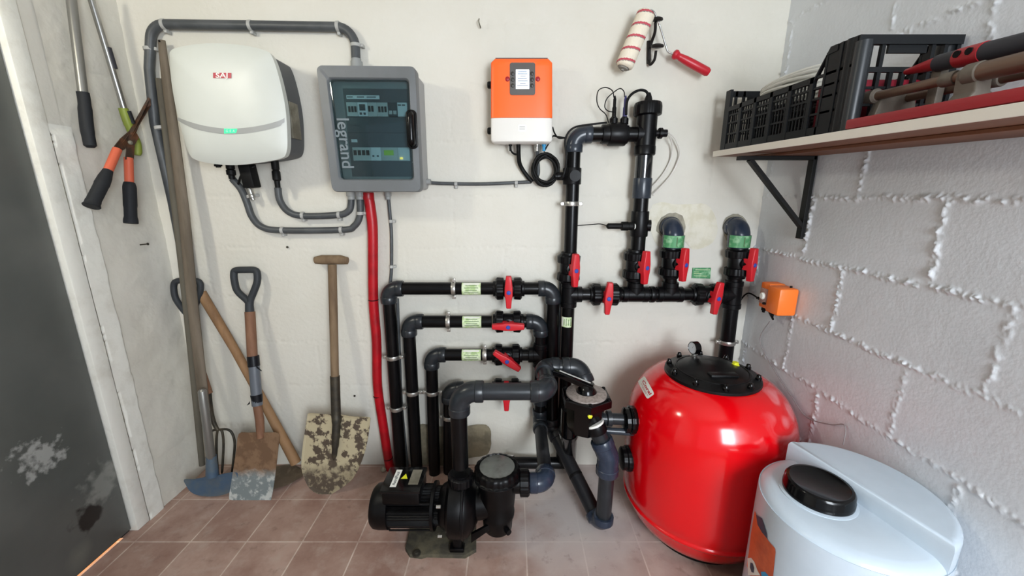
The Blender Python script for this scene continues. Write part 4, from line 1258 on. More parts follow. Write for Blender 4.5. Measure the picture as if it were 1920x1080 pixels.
mb = MB(); mb.tube(spline([W(x, y, Y) for x, y, Y in ((1046, 330, -.05), (1055, 333, -.09), (1062, 300, -.088), (1060, 262, -.088), (1075, 240, -.092), (1110, 233, -.096), (1138, 230, -.098))]), .0035, 8); mb.build('tail', 'rubber_black', t)

# probes standing in the saddle
def probe(px, label, m, loop):
    b = W(px, 236, -.06); t = thing('measuring_probe', label, 'probe', b)
    mb = MB(); mb.lathe(b, UPV, [(.017, -.01), (.017, .004), (.0145, .006), (.0145, .024), (.010, .028), (.010, .030)], 36, 12, .02); mb.build('nut', 'fitting_black', t)
    mb = MB(); mb.lathe(b + UPV*.030, UPV, [(.0075, 0), (.0075, .03), (.0055, .034), (.0055, .058), (.002, .07)], 16); mb.build('probe_body', m, t)
    mb = MB(); mb.lathe(b + DN*.001, UPV, [(.0185, 0), (.0185, .003)], 24); mb.build('ring', 'label_white', t)
    mb = MB(); mb.tube(spline([W(x, y, Y) for x, y, Y in loop], 7), .0018, 8); mb.build('cable', 'rubber_black', t)
probe(1150, 'left measuring probe on the upper pipe, black body with thin looping wire', 'rubber_black', [(1151, 183, -.06), (1148, 170, -.07), (1135, 164, -.08), (1122, 170, -.085), (1119, 188, -.085), (1124, 203, -.08), (1136, 215, -.08), (1141, 230, -.09)])
probe(1170, 'right measuring probe on the upper pipe, dark blue body with thin looping wire', 'probe_blue', [(1171, 182, -.06), (1170, 172, -.07), (1163, 166, -.08), (1152, 172, -.09), (1138, 185, -.09), (1134, 200, -.09), (1140, 208, -.09), (1152, 210, -.075)])
mb = MB(); mb.tube(spline([W(x, y, Y) for x, y, Y in ((1216, 183, -.06), (1212, 172, -.065), (1200, 169, -.07), (1185, 176, -.075), (1176, 190, -.08), (1174, 215, -.092))], 7), .0045, 12)
tag(mb.build('cell_cable', 'rubber_black'), 'thick black cable arching from the top of the electrolysis cell', 'cable')
# temperature probe
t = thing('flow_probe', 'small black probe screwed sideways into the right leg of the loop', 'probe', W(1165, 424, -.06))
a = W(1188, 424, -.06); mb = MB(); mb.lathe(a, LF, [(.019, 0), (.019, .004), (.016, .006), (.015, .02), (.017, .022), (.017, .046), (.011, .048), (.011, .098), (.004, .104)], 24); mb.build('probe_body', 'rubber_black', t)
mb = MB(); mb.lathe(a + RT * .002, LF, [(.0205, 0), (.0205, .003)], 24); mb.build('ring', 'label_white', t)
mb = MB(); mb.tube(spline([W(x, y, Y) for x, y, Y in ((1140, 424, -.06), (1126, 420, -.058), (1108, 421, -.062), (1083, 423, -.07))]), .0018, 8); mb.build('cable', 'rubber_black', t)
mb = MB()
mb.tube(spline([W(x, y, Y) for x, y, Y in ((1254, 250, -.05), (1266, 260, -.03), (1275, 285, -.02), (1270, 305, -.015), (1255, 332, -.012), (1224, 366, -.03))], 7), .0028, 10)
tag(mb.build('dosing_tube', 'tube_white'), 'translucent white dosing tube curving from the cell side port', 'tube')
mb = MB()
mb.tube(spline([W(x, y, Y) for x, y, Y in ((1256, 256, -.05), (1261, 275, -.025), (1257, 300, -.012), (1244, 325, -.012), (1228, 345, -.02), (1220, 352, -.028))], 7), .0028, 10)
tag(mb.build('dosing_tube', 'tube_white'), 'inner translucent white tube, nearer the cell, of the two dosing tubes', 'tube')

# green notice plate
t = thing('notice_plate', 'small green printed plate on the wall between the right-hand valves', 'sign', W(1315, 512, 0))
c = [W(1299, 502, -.004), W(1333, 502, -.004), W(1331.5, 522.5, -.004), W(1297, 521.5, -.004)]
def q4(u, v, d): return c[3].lerp(c[2], u).lerp(c[0].lerp(c[1], u), v) + OUT * d
mb = MB(); mb.prism([(0, 0), (1, 0), (1, 1), (0, 1)], q4, -.003, .0012, 0); pl = mb.build('plate', 'label_deep_green', t)
mb = MB()
for v0, u0, u1 in ((.78, .15, .95), (.58, .08, .35), (.42, .08, .5), (.2, .1, .8)):
    mb.prism([(u0, v0), (u1, v0), (u1, v0 + .06), (u0, v0 + .06)], q4, .0012, .0016, 0)
mb.build('print', 'label_green', pl)
mb = MB(); mb.prism([(.02, .03), (.98, .03), (.98, .97), (.02, .97)], q4, .0002, .0011, 0)
# ---------------------------------------------------------------- small orange dosing pump on the right wall
t = thing('dosing_pump', 'small orange dosing pump fixed to the right wall by the corner', 'dosing pump', (XR - .02, -.225, .80))
mb = MB(); mb.box2((XR - .070, -.282, .802), (XR - .004, -.215, .898), .008); mb.build('housing', 'orange_pump', t)
mb = MB(); mb.box2((XR - .062, -.214, .806), (XR - .004, -.165, .900), .006); mb.build('pump_head', 'orange_pump', t)
mb = MB(); mb.box2((XR - .0665, -.212, .822), (XR - .0615, -.172, .880), .002); mb.build('head_cover', 'pump_clear', t)
mb = MB(); mb.lathe((XR - .066, -.192, .852), LF, [(.013, 0), (.013, .004), (.009, .008), (0, .0085)], 20); mb.build('rotor', 'label_white', t)
for y, z in ((-.168, .838), (-.208, .828)):
    mb = MB(); mb.lathe((XR - .066, y, z), LF, [(.0045, 0), (.0045, .007), (0, .0075)], 12); mb.build('knob', 'rubber_black', t)
for y in (-.175, -.225):
    mb = MB(); mb.lathe((XR - .045, y, .803), DN, [(.008, 0), (.008, .010), (.005, .013), (.005, .018)], 14); mb.build('tube_nut', 'rubber_black', t)
mb = MB(); mb.lathe((XR - .02, -.26, .898), UPV, [(.004, 0), (.004, .006), (0, .007)], 10); mb.build('screw', 'rubber_black', t)
mb = MB(); mb.tube(spline([Vector((XR-.045, -.225, .786)), Vector((XR-.05, -.24, .778)), Vector((XR-.03, -.19, .784)), Vector((XR-.01, -.13, .80)), Vector((XR-.03, -.05, .826)), W(1386, 566, -.03)], 7), .003, 8)
mb.build('cable', 'rubber_black', t)

# ---------------------------------------------------------------- paint roller on a black hook
t = thing('paint_roller', 'paint roller with striped nap cover and red handle hanging on the hook', 'paint roller', W(1210, 70, -.06))
A, B = W(1213, 22, -.075), W(1169, 127, -.072)
ax = (B - A); Lr = ax.length; u_, v_, n_ = basis(ax); k = 48; rows = 90; vs = []; fs = []; mi = []
R0 = .0300
for i in range(rows + 1):
    h = Lr * i / rows; e = min(h, Lr - h); rr = R0 * (1 - .28 * max(0, 1 - e / .010) ** 2)
    for j in range(k): a = 2*pi*j/k; vs.append(A + n_ * h + (u_*cos(a) + v_*sin(a)) * (rr + random.uniform(-.0004, .0004)))
mb = MB()
for i in range(rows):
    for j in range(k):
        ph = ((i / rows) * 4.7 - j / k) % 1.0
        mb.cur = 1 if .10 < ph < .27 else (2 if .27 <= ph < .33 else 0)
        f = [i*k+j, i*k+(j+1) % k, (i+1)*k+(j+1) % k, (i+1)*k+j]
        mb.f.append(f); mb.mi.append(mb.cur)
mb.v = vs; mb.f.append(list(range(k))); mb.mi.append(0); mb.f.append([rows*k+j for j in range(k)]); mb.mi.append(2)
mb.build('roller_cover', ['roller_cream', 'roller_red', 'roller_grey'], t)
mb = MB(); n0 = n_; mb.lathe(B, n_, [(.017, -.002), (.017, .004), (.006, .006), (.006, .010)], 16); mb.build('end_cap', 'roller_grey', t)
mb = MB()
mb.tube(fillet([A + n_*-.002, W(1225, 18, -.07), W(1237, 48, -.055), W(1252, 98, -.05), W(1266, 103, -.055)], .02), .0032, 10); mb.build('wire_frame', 'chrome', t)
h0, h1 = W(1262, 100, -.055), W(1330, 137, -.06); d = h1 - h0; Lh = d.length
mb = MB(); mb.lathe(h0, d, [(.008, 0), (.0145, .004), (.016, .012), (.0105, .022), (.0115, .03), (.0135, .05), (.0145, .08), (.0145, Lh-.01), (.011, Lh-.002), (0, Lh)], 22); mb.build('handle', 'brush_red', t)
t = thing('coat_hook', 'black double hook with round knobs holding the paint roller', 'hook', W(1218, 120, 0))
mb = MB()
mb.tube(spline([W(x, y, Y) for x, y, Y in ((1229, 42, -.055), (1228, 60, -.040), (1222, 78, -.018), (1217, 95, -.010), (1216, 118, -.008))]), [.005, .0055], 12)
mb.tube(spline([W(x, y, Y) for x, y, Y in ((1216, 112, -.008), (1219, 121, -.020), (1227, 112, -.034), (1230, 95, -.046))]), .0048, 12)
mb.box(W(1216.5, 98, -.005), (.014, .008, .075), Matrix.Rotation(radians(-4), 3, 'Y'), .003)
mb.build('hook_body', 'hook_black', t)
for (px, py, Y) in ((1230.5, 38, -.056), (1232.5, 88, -.048)):
    mb = MB(); mb.lathe(W(px, py, Y) + DN * .003, (0, -.25, 1), [(.006, -.002), (.020, .001), (.0225, .005), (.0195, .010), (.010, .013), (0, .0135)], 24); mb.build('knob', 'hook_black', t)
# ================================================================ TOOLS ON THE LEFT
def lerpY(y0, Y0, y1, Y1): return lambda py: Y0 + (Y1 - Y0) * (py - y0) / (y1 - y0)
C3 = lambda x, y: (x / 2.0761 + 300, y / 2.0769 + 440)
def hpx(pts, Yf): return [atY(x, y, Yf(y)) for x, y in pts]
def blade(t, name, outline_px, Yf, m, thick=.003, dish=.0, k=4, split=None, mats=None, rings=(.02, .25, .5, .7, .85, .94, 1), off=0):
    lo = smooth_loop(outline_px, k) if k > 1 else outline_px
    mb = MB()
    front = lambda x, y, s: atY(x, y, Yf(y)) + Vector((0, dish * (1 - s * s) + off, 0))
    back = lambda x, y, s: atY(x, y, Yf(y)) + Vector((0, thick + off, 0))
    n = len(lo)
    mb.polar(lo, front, rings, back)
    if split:
        for i, f in enumerate(mb.f):
            mb.mi[i] = split(sum((mb.v[j] for j in f), Vector()) / len(f))
    return mb.build(name, mats or [m], t, angle=50)

# T-handled shovel
Yf = lerpY(487, -.028, 928, -.185)
t = thing('shovel', 'shovel with wooden T-handle and worn cream-painted round blade', 'shovel', atZ(606, 928, 0))
a, b = hpx([(623, 496), (628, 706)], Yf)
mb = MB(); mb.tube([a, b], [.0165, .0155], 20); mb.build('shaft', 'wood_old', t)
g = [atY(591, 488, -.028), atY(604, 487, -.028), atY(638, 487, -.028), atY(652, 489, -.028)]
mb = MB(); mb.tube(g, [.014, .0185, .0185, .014], 20); mb.build('grip', 'wood_old', t)
mb = MB(); a2 = atY(628, 705, Yf(705)); b2 = atY(630, 772, Yf(772)); c2_ = atY(631, 790, Yf(790) - .004); d2_ = atY(629, 830, Yf(830) - .006); e2_ = atY(626, 862, Yf(862))
mb.tube(spline([a2, b2, c2_, d2_, e2_]), [.0185] * 13 + [.016] * 4 + [.014] * 3 + [.011] * 3 + [.007, .003], 18)
mb.build('socket', 'iron_dark', t)
bl = [C3(*p) for p in ((577,697),(600,697),(640,700),(668,700),(705,702),(740,708),(785,711),(816,713),(817,735),(808,800),(796,850),(780,895),(752,948),(716,980),(685,1000),(655,1016),(625,1012),(600,1003),(576,980),(556,935),(550,890),(556,820),(566,750),(573,710))]
blade(t, 'blade', bl, Yf, 'shovel_blade', dish=.022, k=3)
# D-handled spade with taped shaft
Yf = lerpY(505, -.030, 938, -.215)
def dhandle(t, pts_top, parent_name='grip', m='d_handle', r=.0105):
    pass
t = thing('spade', 'flat square spade with black D-handle and taped shaft', 'spade', atZ(474, 938, 0))
def P3(x, y, Yf_): q = C3(x, y); return atY(q[0], q[1], Yf_(q[1]))
loop = [P3(352, 275, Yf), P3(338, 255, Yf), P3(302, 220, Yf), P3(290, 180, Yf), P3(288, 150, Yf), P3(296, 139, Yf), P3(332, 137, Yf), P3(368, 138, Yf), P3(378, 150, Yf), P3(378, 185, Yf), P3(364, 225, Yf), P3(352, 255, Yf), P3(350, 275, Yf)]
mb = MB(); mb.tube(spline(loop, 5), .0130, 14); mb.tube([P3(347, 262, Yf), P3(350, 306, Yf)], [.014, .0165], 18); mb.build('grip', 'd_handle', t)
mb = MB(); mb.tube([P3(350, 300, Yf), P3(360, 480, Yf)], .0185, 18); mb.build('shaft', 'wood_brown', t)
mb = MB(); mb.tube([P3(362, 472, Yf), P3(366, 512, Yf)], .0215, 18)
mb.add([P3(382, 505, Yf) + OUT*.012, P3(408, 520, Yf) + OUT*.02, P3(404, 526, Yf) + OUT*.015, P3(380, 514, Yf) + OUT*.01], [[0,1,2,3]])
mb.build('tape', 'tape_black', t)
mb = MB(); mb.tube([P3(366, 510, Yf), P3(379, 664, Yf)], .0195, 18); mb.build('tape', 'tape_grey', t)
mb = MB(); mb.tube([P3(375, 622, Yf), P3(379, 652, Yf)], [.0215, .019], 18)
mb.add([P3(360, 640, Yf) + OUT*.015, P3(350, 655, Yf) + OUT*.02, P3(362, 650, Yf) + OUT*.02], [[0,1,2]])
mb.build('tape', 'tape_black', t)
mb = MB(); mb.tube([P3(378, 660, Yf), P3(388, 720, Yf), P3(392, 790, Yf)], [.0155, .016, .014], 18); mb.build('socket', 'wood_brown', t)
C6 = lambda x, y: (x / 3.857 + 300, y / 3.857 + 680)
bl = [C6(*p) for p in ((572,512),(640,506),(700,503),(760,505),(860,513),(858,600),(845,720),(826,870),(806,975),(785,1000),(640,1003),(520,992),(502,965),(515,880),(535,750),(555,620))]
zc = atY(*C6(680, 800), Yf(C6(680, 800)[1])).z
blade(t, 'blade', bl, Yf, 'spade_blade', dish=.006, k=3, off=-.002)

# blue half-moon edger with long grey wooden handle
t = thing('lawn_edger', 'blue half-moon edger with a very long flat grey wooden handle', 'garden tool', atZ(388, 928, 0))
Ya = lerpY(68, -.030, 930, -.175)
P = hpx([(303, 76), (312, 150), (326, 250), (345, 400), (360, 560), (376, 700), (384, 770)], Ya)
mb = MB(); mb.tube(P, [.0125, .016, .018, .020, .020, .0205, .020], 14, flat=.6); mb.build('handle', 'wood_grey', t)
hh = atY(299, 77, Ya(77) - .0082); mb = MB(); mb.lathe(hh, OUT, [(.0035, 0), (.0035, .0012), (0, .0013)], 12); mb.build('hanging_hole', 'black_gap', t)
P = hpx([(379, 732), (397, 866)], lerpY(732, -.178, 866, -.19))
mb = MB(); mb.lathe(P[0], P[1]-P[0], [(.006, -.006), (.0125, 0), (.0145, .004), (.0155, (P[1]-P[0]).length), (.013, (P[1]-P[0]).length + .004)], 22); mb.build('metal_sleeve', 'pole_grey', t)
Yb = lerpY(850, -.185, 930, -.205)
P = hpx([(396, 855), (398, 892)], Yb)
mb = MB(); mb.tube([P[0], P[1]], [.018, .022], 20); mb.build('socket', 'blade_blue', t)
bl = [C6(*p) for p in ((172,848),(230,845),(300,835),(340,822),(420,815),(480,800),(525,795),(560,800),(555,850),(535,900),(500,940),(430,962),(340,968),(260,955),(215,928),(190,890))]
blade(t, 'blade', bl, Yb, 'blade_blue', dish=.004, k=3)
# thin grey pole behind it
t = None
mb = MB(); P = hpx([(299, 148), (322, 330), (342, 500), (361, 680), (379, 872)], lerpY(148, -.012, 872, -.10))
mb.tube(P, [.012, .013, .013, .013, .011], 14)
tag(mb.build('pole', 'wood_dark_grey'), 'thin dark weathered pole leaning behind the blue edger handle in the corner', 'pole')

# garden fork with D-handle
Yk = lerpY(520, -.028, 925, -.135)
t = thing('garden_fork', 'garden fork with black D-handle, tines beside the blue edger', 'garden fork', atZ(425, 925, 0))
loop = [P3(108, 312, Yk), P3(85, 285, Yk), P3(62, 250, Yk), P3(54, 215, Yk), P3(56, 190, Yk), P3(70, 180, Yk), P3(105, 178, Yk), P3(142, 180, Yk), P3(156, 190, Yk), P3(156, 220, Yk), P3(146, 255, Yk), P3(128, 290, Yk), P3(114, 312, Yk)]
mb = MB(); mb.tube(spline(loop, 5), .0115, 14); mb.build('grip', 'd_handle', t)
mb = MB(); mb.tube(hpx([(353, 588), (372, 680), (391, 738)], Yk), .015, 16); mb.build('shaft', 'wood_brown', t)
mb = MB(); mb.tube(spline(hpx([(390, 730), (394, 765), (400, 790), (408, 806)], Yk)), [.012, .007], 14); mb.build('socket', 'iron_dark', t)
tn = [[(408, 806), (398, 808), (392, 822), (392, 850), (395, 885), (401, 915)], [(408, 806), (406, 822), (406, 850), (409, 890), (413, 920)],
      [(408, 806), (416, 808), (419, 830), (418, 860), (416, 888)], [(408, 806), (425, 805), (435, 812), (440, 830), (438, 860), (435, 885), (430, 915)]]
for q in tn:
    mb = MB(); mb.tube(spline(hpx(q, Yk), 5), [.0048] * (5 * (len(q) - 1)) + [.0022], 10); mb.build('tine', 'iron_dark', t)

# hoe: diagonal handle, head lying on the floor
Yh = lerpY(545, -.020, 900, -.105)
t = thing('hoe', 'hoe with a slanting tan wooden handle, dark head behind the flat spade', 'hoe', atZ(545, 905, 0))
P = hpx([(377, 549), (440, 655), (495, 755), (555, 868)], Yh)
mb = MB(); mb.tube(P, [.0185, .0165, .017, .021], 18); mb.build('handle', 'wood_tan', t)
bl = [C6(*p) for p in ((800,760),(880,742),(960,738),(1015,762),(1032,790),(1030,822),(985,850),(930,880),(860,905),(800,915),(770,890),(770,800))]
mb = MB(); lo = smooth_loop(bl, 3)
hz_ = lambda x, y, s: atZ(x, y, .018 - .010 * s + (0.020 if y < 880 else 0) * (1 - s))
mb.polar(lo, hz_, (.02, .3, .6, .85, 1), lambda x, y, s: atZ(x, y, .003)); mb.build('head', 'blade_brown', t)

# tools on the left wall
Xw = XL + .035
t = thing('loppers', 'grey tubular lopper arm with a black rubber grip hanging at the far left', 'tool handle', atX(168, 277, Xw))
P = [atX(x, y, Xw) for x, y in ((131, -22), (143, 75), (156, 178))]
mb = MB(); mb.tube(P, .0125, 18); mb.build('tube', 'pole_grey', t)
P = [atX(x, y, Xw) for x, y in ((155, 173), (158, 190), (163, 240), (170, 277))]
mb = MB(); mb.tube(spline(P), [.0165] * 8 + [.018] * 6 + [.017] * 4 + [.010], 20, flat=.85); mb.build('grip', 'grip_black', t)
t = thing('pruner_pole', 'bright telescopic pole ending in a green grip behind the shears', 'pole', atX(258, 290, Xw))
P = [atX(x, y, Xw) for x, y in ((163, -28), (172, 2), (203, 105), (233, 205))]
mb = MB(); mb.tube(P, .0092, 16); mb.build('tube', 'alu', t)
P = [atX(198, 88, Xw), atX(210, 128, Xw)]; mb = MB(); mb.tube([p + Vector((.004, .004, 0)) for p in P], .009, 14); mb.build('collar', 'grip_dark', t)
P = [atX(x, y, Xw) for x, y in ((231, 203), (237, 222), (246, 246), (256, 268), (258, 291))]
mb = MB(); mb.tube(spline(P), [.0135] * 10 + [.012] * 6 + [.013] * 6 + [.013, .011, .009], 18); mb.build('grip', 'grip_green', t)
P = [atX(240, 208, Xw + .010), atX(249, 232, Xw + .010)]; mb = MB(); mb.tube(P, .0085, 14); mb.build('grip_inlay', 'grip_black', t)

Xs = XL + .070
t = thing('hedge_shears', 'hedge shears with orange arms and black grips hanging open', 'shears', atX(240, 265, Xs))
C1 = lambda x, y, X=Xs: atX(x / 2, y / 2, X)
def flat_px(pts, X, th, m, name):
    mb = MB(); n = len(pts); vs = [X(x, y) for x, y in pts]; vs += [p + Vector((-th, th * .3, 0)) for p in vs]
    fs = [list(range(n)), list(range(2*n - 1, n - 1, -1))] + [[i, (i+1) % n, n + (i+1) % n, n + i] for i in range(n)]
    mb.add(vs, fs); return mb.build(name, m, t, smooth=False)
def Xd(x, y):   # the blade tips lean back to the rear wall
    px, py = x/2, y/2
    k = max(0, min(1, (265 - py) / 80)); p = atX(px, py, Xs); 
    q = atY(px, py, -.045)
    return p.lerp(q, k)
flat_px([(430,548),(452,520),(487,490),(510,450),(530,415),(557,365),(564,372),(566,395),(548,428),(522,470),(508,505),(492,520),(468,560),(446,572)], Xd, .004, 'iron_rusty', 'blade')
flat_px([(455,535),(478,505),(508,500),(516,515),(500,545),(497,598),(466,598),(470,560)], lambda x, y: Xd(x, y) + Vector((.005, 0, 0)), .004, 'iron_rusty', 'blade')
mb = MB(); p = C1(484, 535); mb.lathe(p + Vector((.003, 0, 0)), (1, -.3, 0), [(.007, 0), (.007, .004), (.004, .006), (0, .0065)], 14); mb.build('pivot_bolt', 'steel_dirty', t)
mb = MB(); mb.tube([C1(440, 560), C1(403, 645)], .0125, 16); mb.build('arm', 'shears_orange', t)
mb = MB(); mb.tube([C1(482, 592), C1(485, 688)], .0125, 16); mb.build('arm', 'shears_orange', t)
mb = MB(); mb.tube(spline([C1(405, 640), C1(388, 678), C1(370, 715), C1(352, 750), C1(342, 775)]), [.013, .0135, .0145, .0155, .017, .0175, .018, .0185, .019] + [.018] * 10 + [.019] * 3 + [.021, .022, .020], 20); mb.build('grip', 'grip_black', t)
mb = MB(); mb.tube(spline([C1(485, 684), C1(487, 730), C1(489, 780), C1(491, 838)]), [.0145, .016, .0175, .0185] + [.0185] * 8 + [.0175] * 4 + [.0195, .020, .0195], 20); mb.build('grip', 'grip_black', t)
# ================================================================ PUMP
PX = lambda px, py: atY(px, py, PUMP_Y)
zc = .163
t = thing('pump_plinth', 'dirty greenish metal mounting plate under the pump', 'base plate', (-.25, PUMP_Y, 0))
mb = MB()
pl0 = [atZ(x, y, .012) for x, y in ((768, 990), (893, 984), (893, 1030), (872, 1042), (800, 1040), (790, 1043), (768, 1040), (760, 1028))]
pts = [(p.x, p.y) for p in pl0]
mb.prism(pts, lambda x, y, d: Vector((x, y, d)), 0.0, .014, .003); mb.build('plate', 'concrete_dirty', t)
mb = MB(); mb.lathe(atZ(781, 1038, .014), UPV, [(.014, -.002), (.014, .004), (.008, .005), (.007, .010), (0, .011)], 20); mb.build('anchor_bolt', 'iron_dark', t)

t = thing('pool_pump', 'black swimming pool pump with round strainer lid on the floor', 'pump', (-.2, PUMP_Y, 0))
mb = MB()
x0 = -.478
# motor: fan cover and finned body
def mring(r, x): return (r, x)
mb = MB(); mb.lathe((x0, PUMP_Y, zc), RT, [(.045, 0), (.063, .003), (.071, .012), (.074, .03), (.074, .062), (.071, .064)], 40); mb.build('fan_cover', 'pump_black', t)
mb = MB(); mb.lathe((x0 + .06, PUMP_Y, zc), RT, [(.062, 0), (.066, .003), (.066, .15), (.060, .152), (.060, .19)], 96, 40, .035); mb.build('motor_body', 'pump_black', t)
mb = MB()
for s in (-1, 1):
    mb.cyl((x0 + .065, PUMP_Y - .052, zc + s * .052), (x0 + .205, PUMP_Y - .052, zc + s * .052), .003, seg=10)
mb.lathe((x0 + .205, PUMP_Y, zc), RT, [(.07, 0), (.078, .002), (.078, .012), (.07, .014)], 40)
mb.build('motor_flange', 'pump_black', t)
for s in (-1, 1):
    mb = MB(); mb.cyl((x0 + .232, PUMP_Y - .070, zc + s * .058 ), (x0 + .246, PUMP_Y - .070, zc + s * .058), .0055, seg=8); mb.build('bolt', 'zinc', t)
# terminal box with cover and stickers
b0, b1 = (x0 + .050, PUMP_Y - .058, zc + .050), (x0 + .175, PUMP_Y + .055, zc + .098)
mb = MB(); mb.box2(b0, b1, .008); mb.build('terminal_box', 'pump_black', t)
mb = MB(); mb.box2((b0[0] - .004, b0[1] - .004, b1[2] + .0005), (b1[0] + .004, b1[1] + .004, b1[2] + .010), .004); lid = mb.build('terminal_lid', 'gloss_black', t)
tz_ = b1[2] + .0106
def top_quad(u0, v0, u1, v1, m, name, par, z=tz_):
    mb = MB(); mb.box2((b0[0] + (b1[0]-b0[0])*u0, b0[1] + (b1[1]-b0[1])*v0, z - .0004), (b0[0] + (b1[0]-b0[0])*u1, b0[1] + (b1[1]-b0[1])*v1, z + .0004)); return mb.build(name, m, par, False)
s1 = top_quad(.20, .15, .36, .88, 'label_white', 'sticker', lid)
top_quad(.66, .25, .92, .88, 'steel_dirty', 'rating_plate', lid)
mb = MB(); cx_, cy_ = b0[0] + (b1[0]-b0[0])*.50, b0[1] + (b1[1]-b0[1])*.6
mb.prism([(cx_ - .011, cy_ - .012), (cx_ + .011, cy_ - .012), (cx_, cy_ + .012)], lambda x, y, d: Vector((x, y, tz_ + d)), -.0004, .0004); mb.build('warning_triangle', 'plug_yellow', lid)
mb = MB(); put_text(mb, 'AstralPool', .015, lambda x, y: Vector((b0[0] + (b1[0]-b0[0])*.28 - y, b0[1] + (b1[1]-b0[1])*.5 + x, tz_ + .0008)), .0002); mb.build('sticker_print', 'panel_dark', lid)
# volute
vx = OX + .004
mb = MB(); mb.lathe((vx - .048, PUMP_Y, zc), RT, [(.060, -.03), (.070, -.02), (.078, -.004), (.092, 0), (.100, .008), (.102, .03), (.102, .056), (.097, .068), (.085, .078), (.07, .09), (.05, .10)], 48)
mb.build('volute', 'pump_black', t)
mb = MB(); mb.lathe((vx + .001, PUMP_Y, zc), RT, [(.1025, 0), (.105, .002), (.105, .008), (.1025, .010)], 48); mb.build('clamp_band', 'fitting_black', t)
mb = MB()
for s in (-1, 1):
    mb.box((vx - .02, PUMP_Y + s * .035, .022), (.05, .03, .016), None, .004)
mb.box((vx - .018, PUMP_Y, .048), (.032, .09, .06), None, .006)
mb.build('foot', 'pump_black', t)
# outlet union
mb = MB(); mb.lathe((OX, PUMP_Y, .235), UPV, [(.034, 0), (.034, .02), (.030, .022)], 28)
mb.build('outlet_neck', 'pump_black', t)
mb = MB(); mb.lathe((OX, PUMP_Y, .258), UPV, [(.040, 0), (.0435, .002), (.0435, .028), (.039, .032), (.032, .033), (.032, .038)], 80, 20, .015); mb.build('union_nut', 'fitting_black', t)
# strainer pot
sx_ = PX(931, 874).x; sx_ = -.050
mb = MB(); mb.lathe((sx_, PUMP_Y, 0), UPV, [(.036, .072), (.046, .074), (.050, .080), (.053, .125), (.058, .130), (.059, .145), (.056, .15), (.061, .20), (.066, .26), (.067, .285)], 44); mb.build('strainer_pot', 'pump_black', t)
mb = MB(); mb.tube([(sx_ - .10, PUMP_Y, zc + .005), (sx_, PUMP_Y, zc + .015)], [.055, .048], 30)
mb.prism([(vx + .03, .05), (sx_ - .01, .115), (sx_ - .01, .135), (vx + .03, .085)], lambda x, z, d: Vector((x, PUMP_Y - .035 - d, z)), 0, .010, .002)
mb.prism([(vx + .03, .11), (vx + .04, .11), (sx_ - .045, .25), (sx_ - .055, .25)], lambda x, z, d: Vector((x, PUMP_Y - .02 - d, z)), 0, .008, .002)
mb.build('pot_bridge', 'pump_black', t)
mb = MB(); mb.lathe((sx_, PUMP_Y, .280), UPV, [(.067, 0), (.0775, .001), (.0785, .008), (.074, .012), (.0765, .014), (.0765, .030), (.070, .038), (.0615, .041), (.0600, .038)], 80, 20, .014); mb.build('lid_ring', 'pump_black', t)
mb = MB(); mb.lathe((sx_, PUMP_Y, .280), UPV, [(.0795, .002), (.0805, .003), (.0805, .006), (.0795, .007)], 48); mb.build('seal_band', 'fitting_black', t)
mb = MB(); mb.lathe((sx_, PUMP_Y, .316), UPV, [(.0605, 0), (.059, .003), (.04, .007), (.02, .0085), (0, .009)], 40); mb.build('lid_window', 'lid_glass', t)
mb = MB()
iz = inl.z
mb.cyl((sx_ + .04, PUMP_Y, iz), (sx_ + .082, PUMP_Y, iz), .034)
mb.build('inlet_neck', 'pump_black', t)
mb = MB(); mb.lathe((sx_ + .078, PUMP_Y, iz), RT, [(.036, -.002), (.0435, 0), (.0435, .026), (.038, .031), (.03, .032)], 80, 20, .015); mb.build('union_nut', 'fitting_black', t)
mb = MB(); mb.cyl((sx_ + .03, PUMP_Y - .036, .10), (sx_ + .040, PUMP_Y - .052, .10), .010, seg=14); mb.build('drain_plug', 'fitting_black', t)

# ================================================================ SELECTOR VALVE
t = thing('selector_valve', 'black multiport selector valve with lever handle beside the red tank', 'valve', (VX, VY, .37))
fz = .540
mb = MB(); mb.lathe((VX, VY, .400), UPV, [(.040, 0), (.058, .006), (.064, .03), (.066, .118)], 8)
u8 = []
for v_i in range(8): u8.append((.0665, 0))
mb.build('valve_body', 'gloss_black', t)
oc8 = [(VX + .090 * cos(radians(a + 0)), VY + .090 * sin(radians(a + 0))) for a in range(-90, 270, 60)]
mb = MB(); mb.prism(oc8, lambda x, y, d: Vector((x, y, d)), fz - .028, fz, .004); mb.build('cover_flange', 'gloss_black', t)
for a in range(-90, 270, 60):
    mb = MB(); q = Vector((VX + .079 * cos(radians(a)), VY + .079 * sin(radians(a)), fz)); mb.lathe(q, UPV, [(.006, -.001), (.006, .004), (.003, .0055), (0, .006)], 12); mb.build('cover_screw', 'fitting_black', t)
mb = MB(); mb.lathe((VX, VY, fz), UPV, [(.070, -.001), (.069, .005), (.064, .0065), (.036, .010), (.034, .008)], 44); mb.build('position_ring', 'ring_label', t)
mb = MB()
for i in range(6):
    a = radians(60 * i - 60); q = Vector((VX, VY, 0))
    vs = [q + Vector((cos(a + da) * r, sin(a + da) * r, fz + .0098 - (r - .036) * .13)) for r, da in ((.042, -.03), (.062, -.02), (.062, .02), (.042, .03))]
    mb.add(vs, [[0, 1, 2, 3]])
pr = mb.build('position_marks', 'panel_dark', bpy.data.objects['position_ring'])
mb = MB(); mb.lathe((VX, VY, fz), UPV, [(.034, 0), (.034, .012), (.024, .026), (.018, .034), (.012, .037), (0, .038)], 30)
mb.build('hub', 'gloss_black', t)
ha = Vector((VX + .010, VY - .004, fz + .034)); hb = atZ(1050, 700, .600); hc_ = atZ(1038, 699, .596)
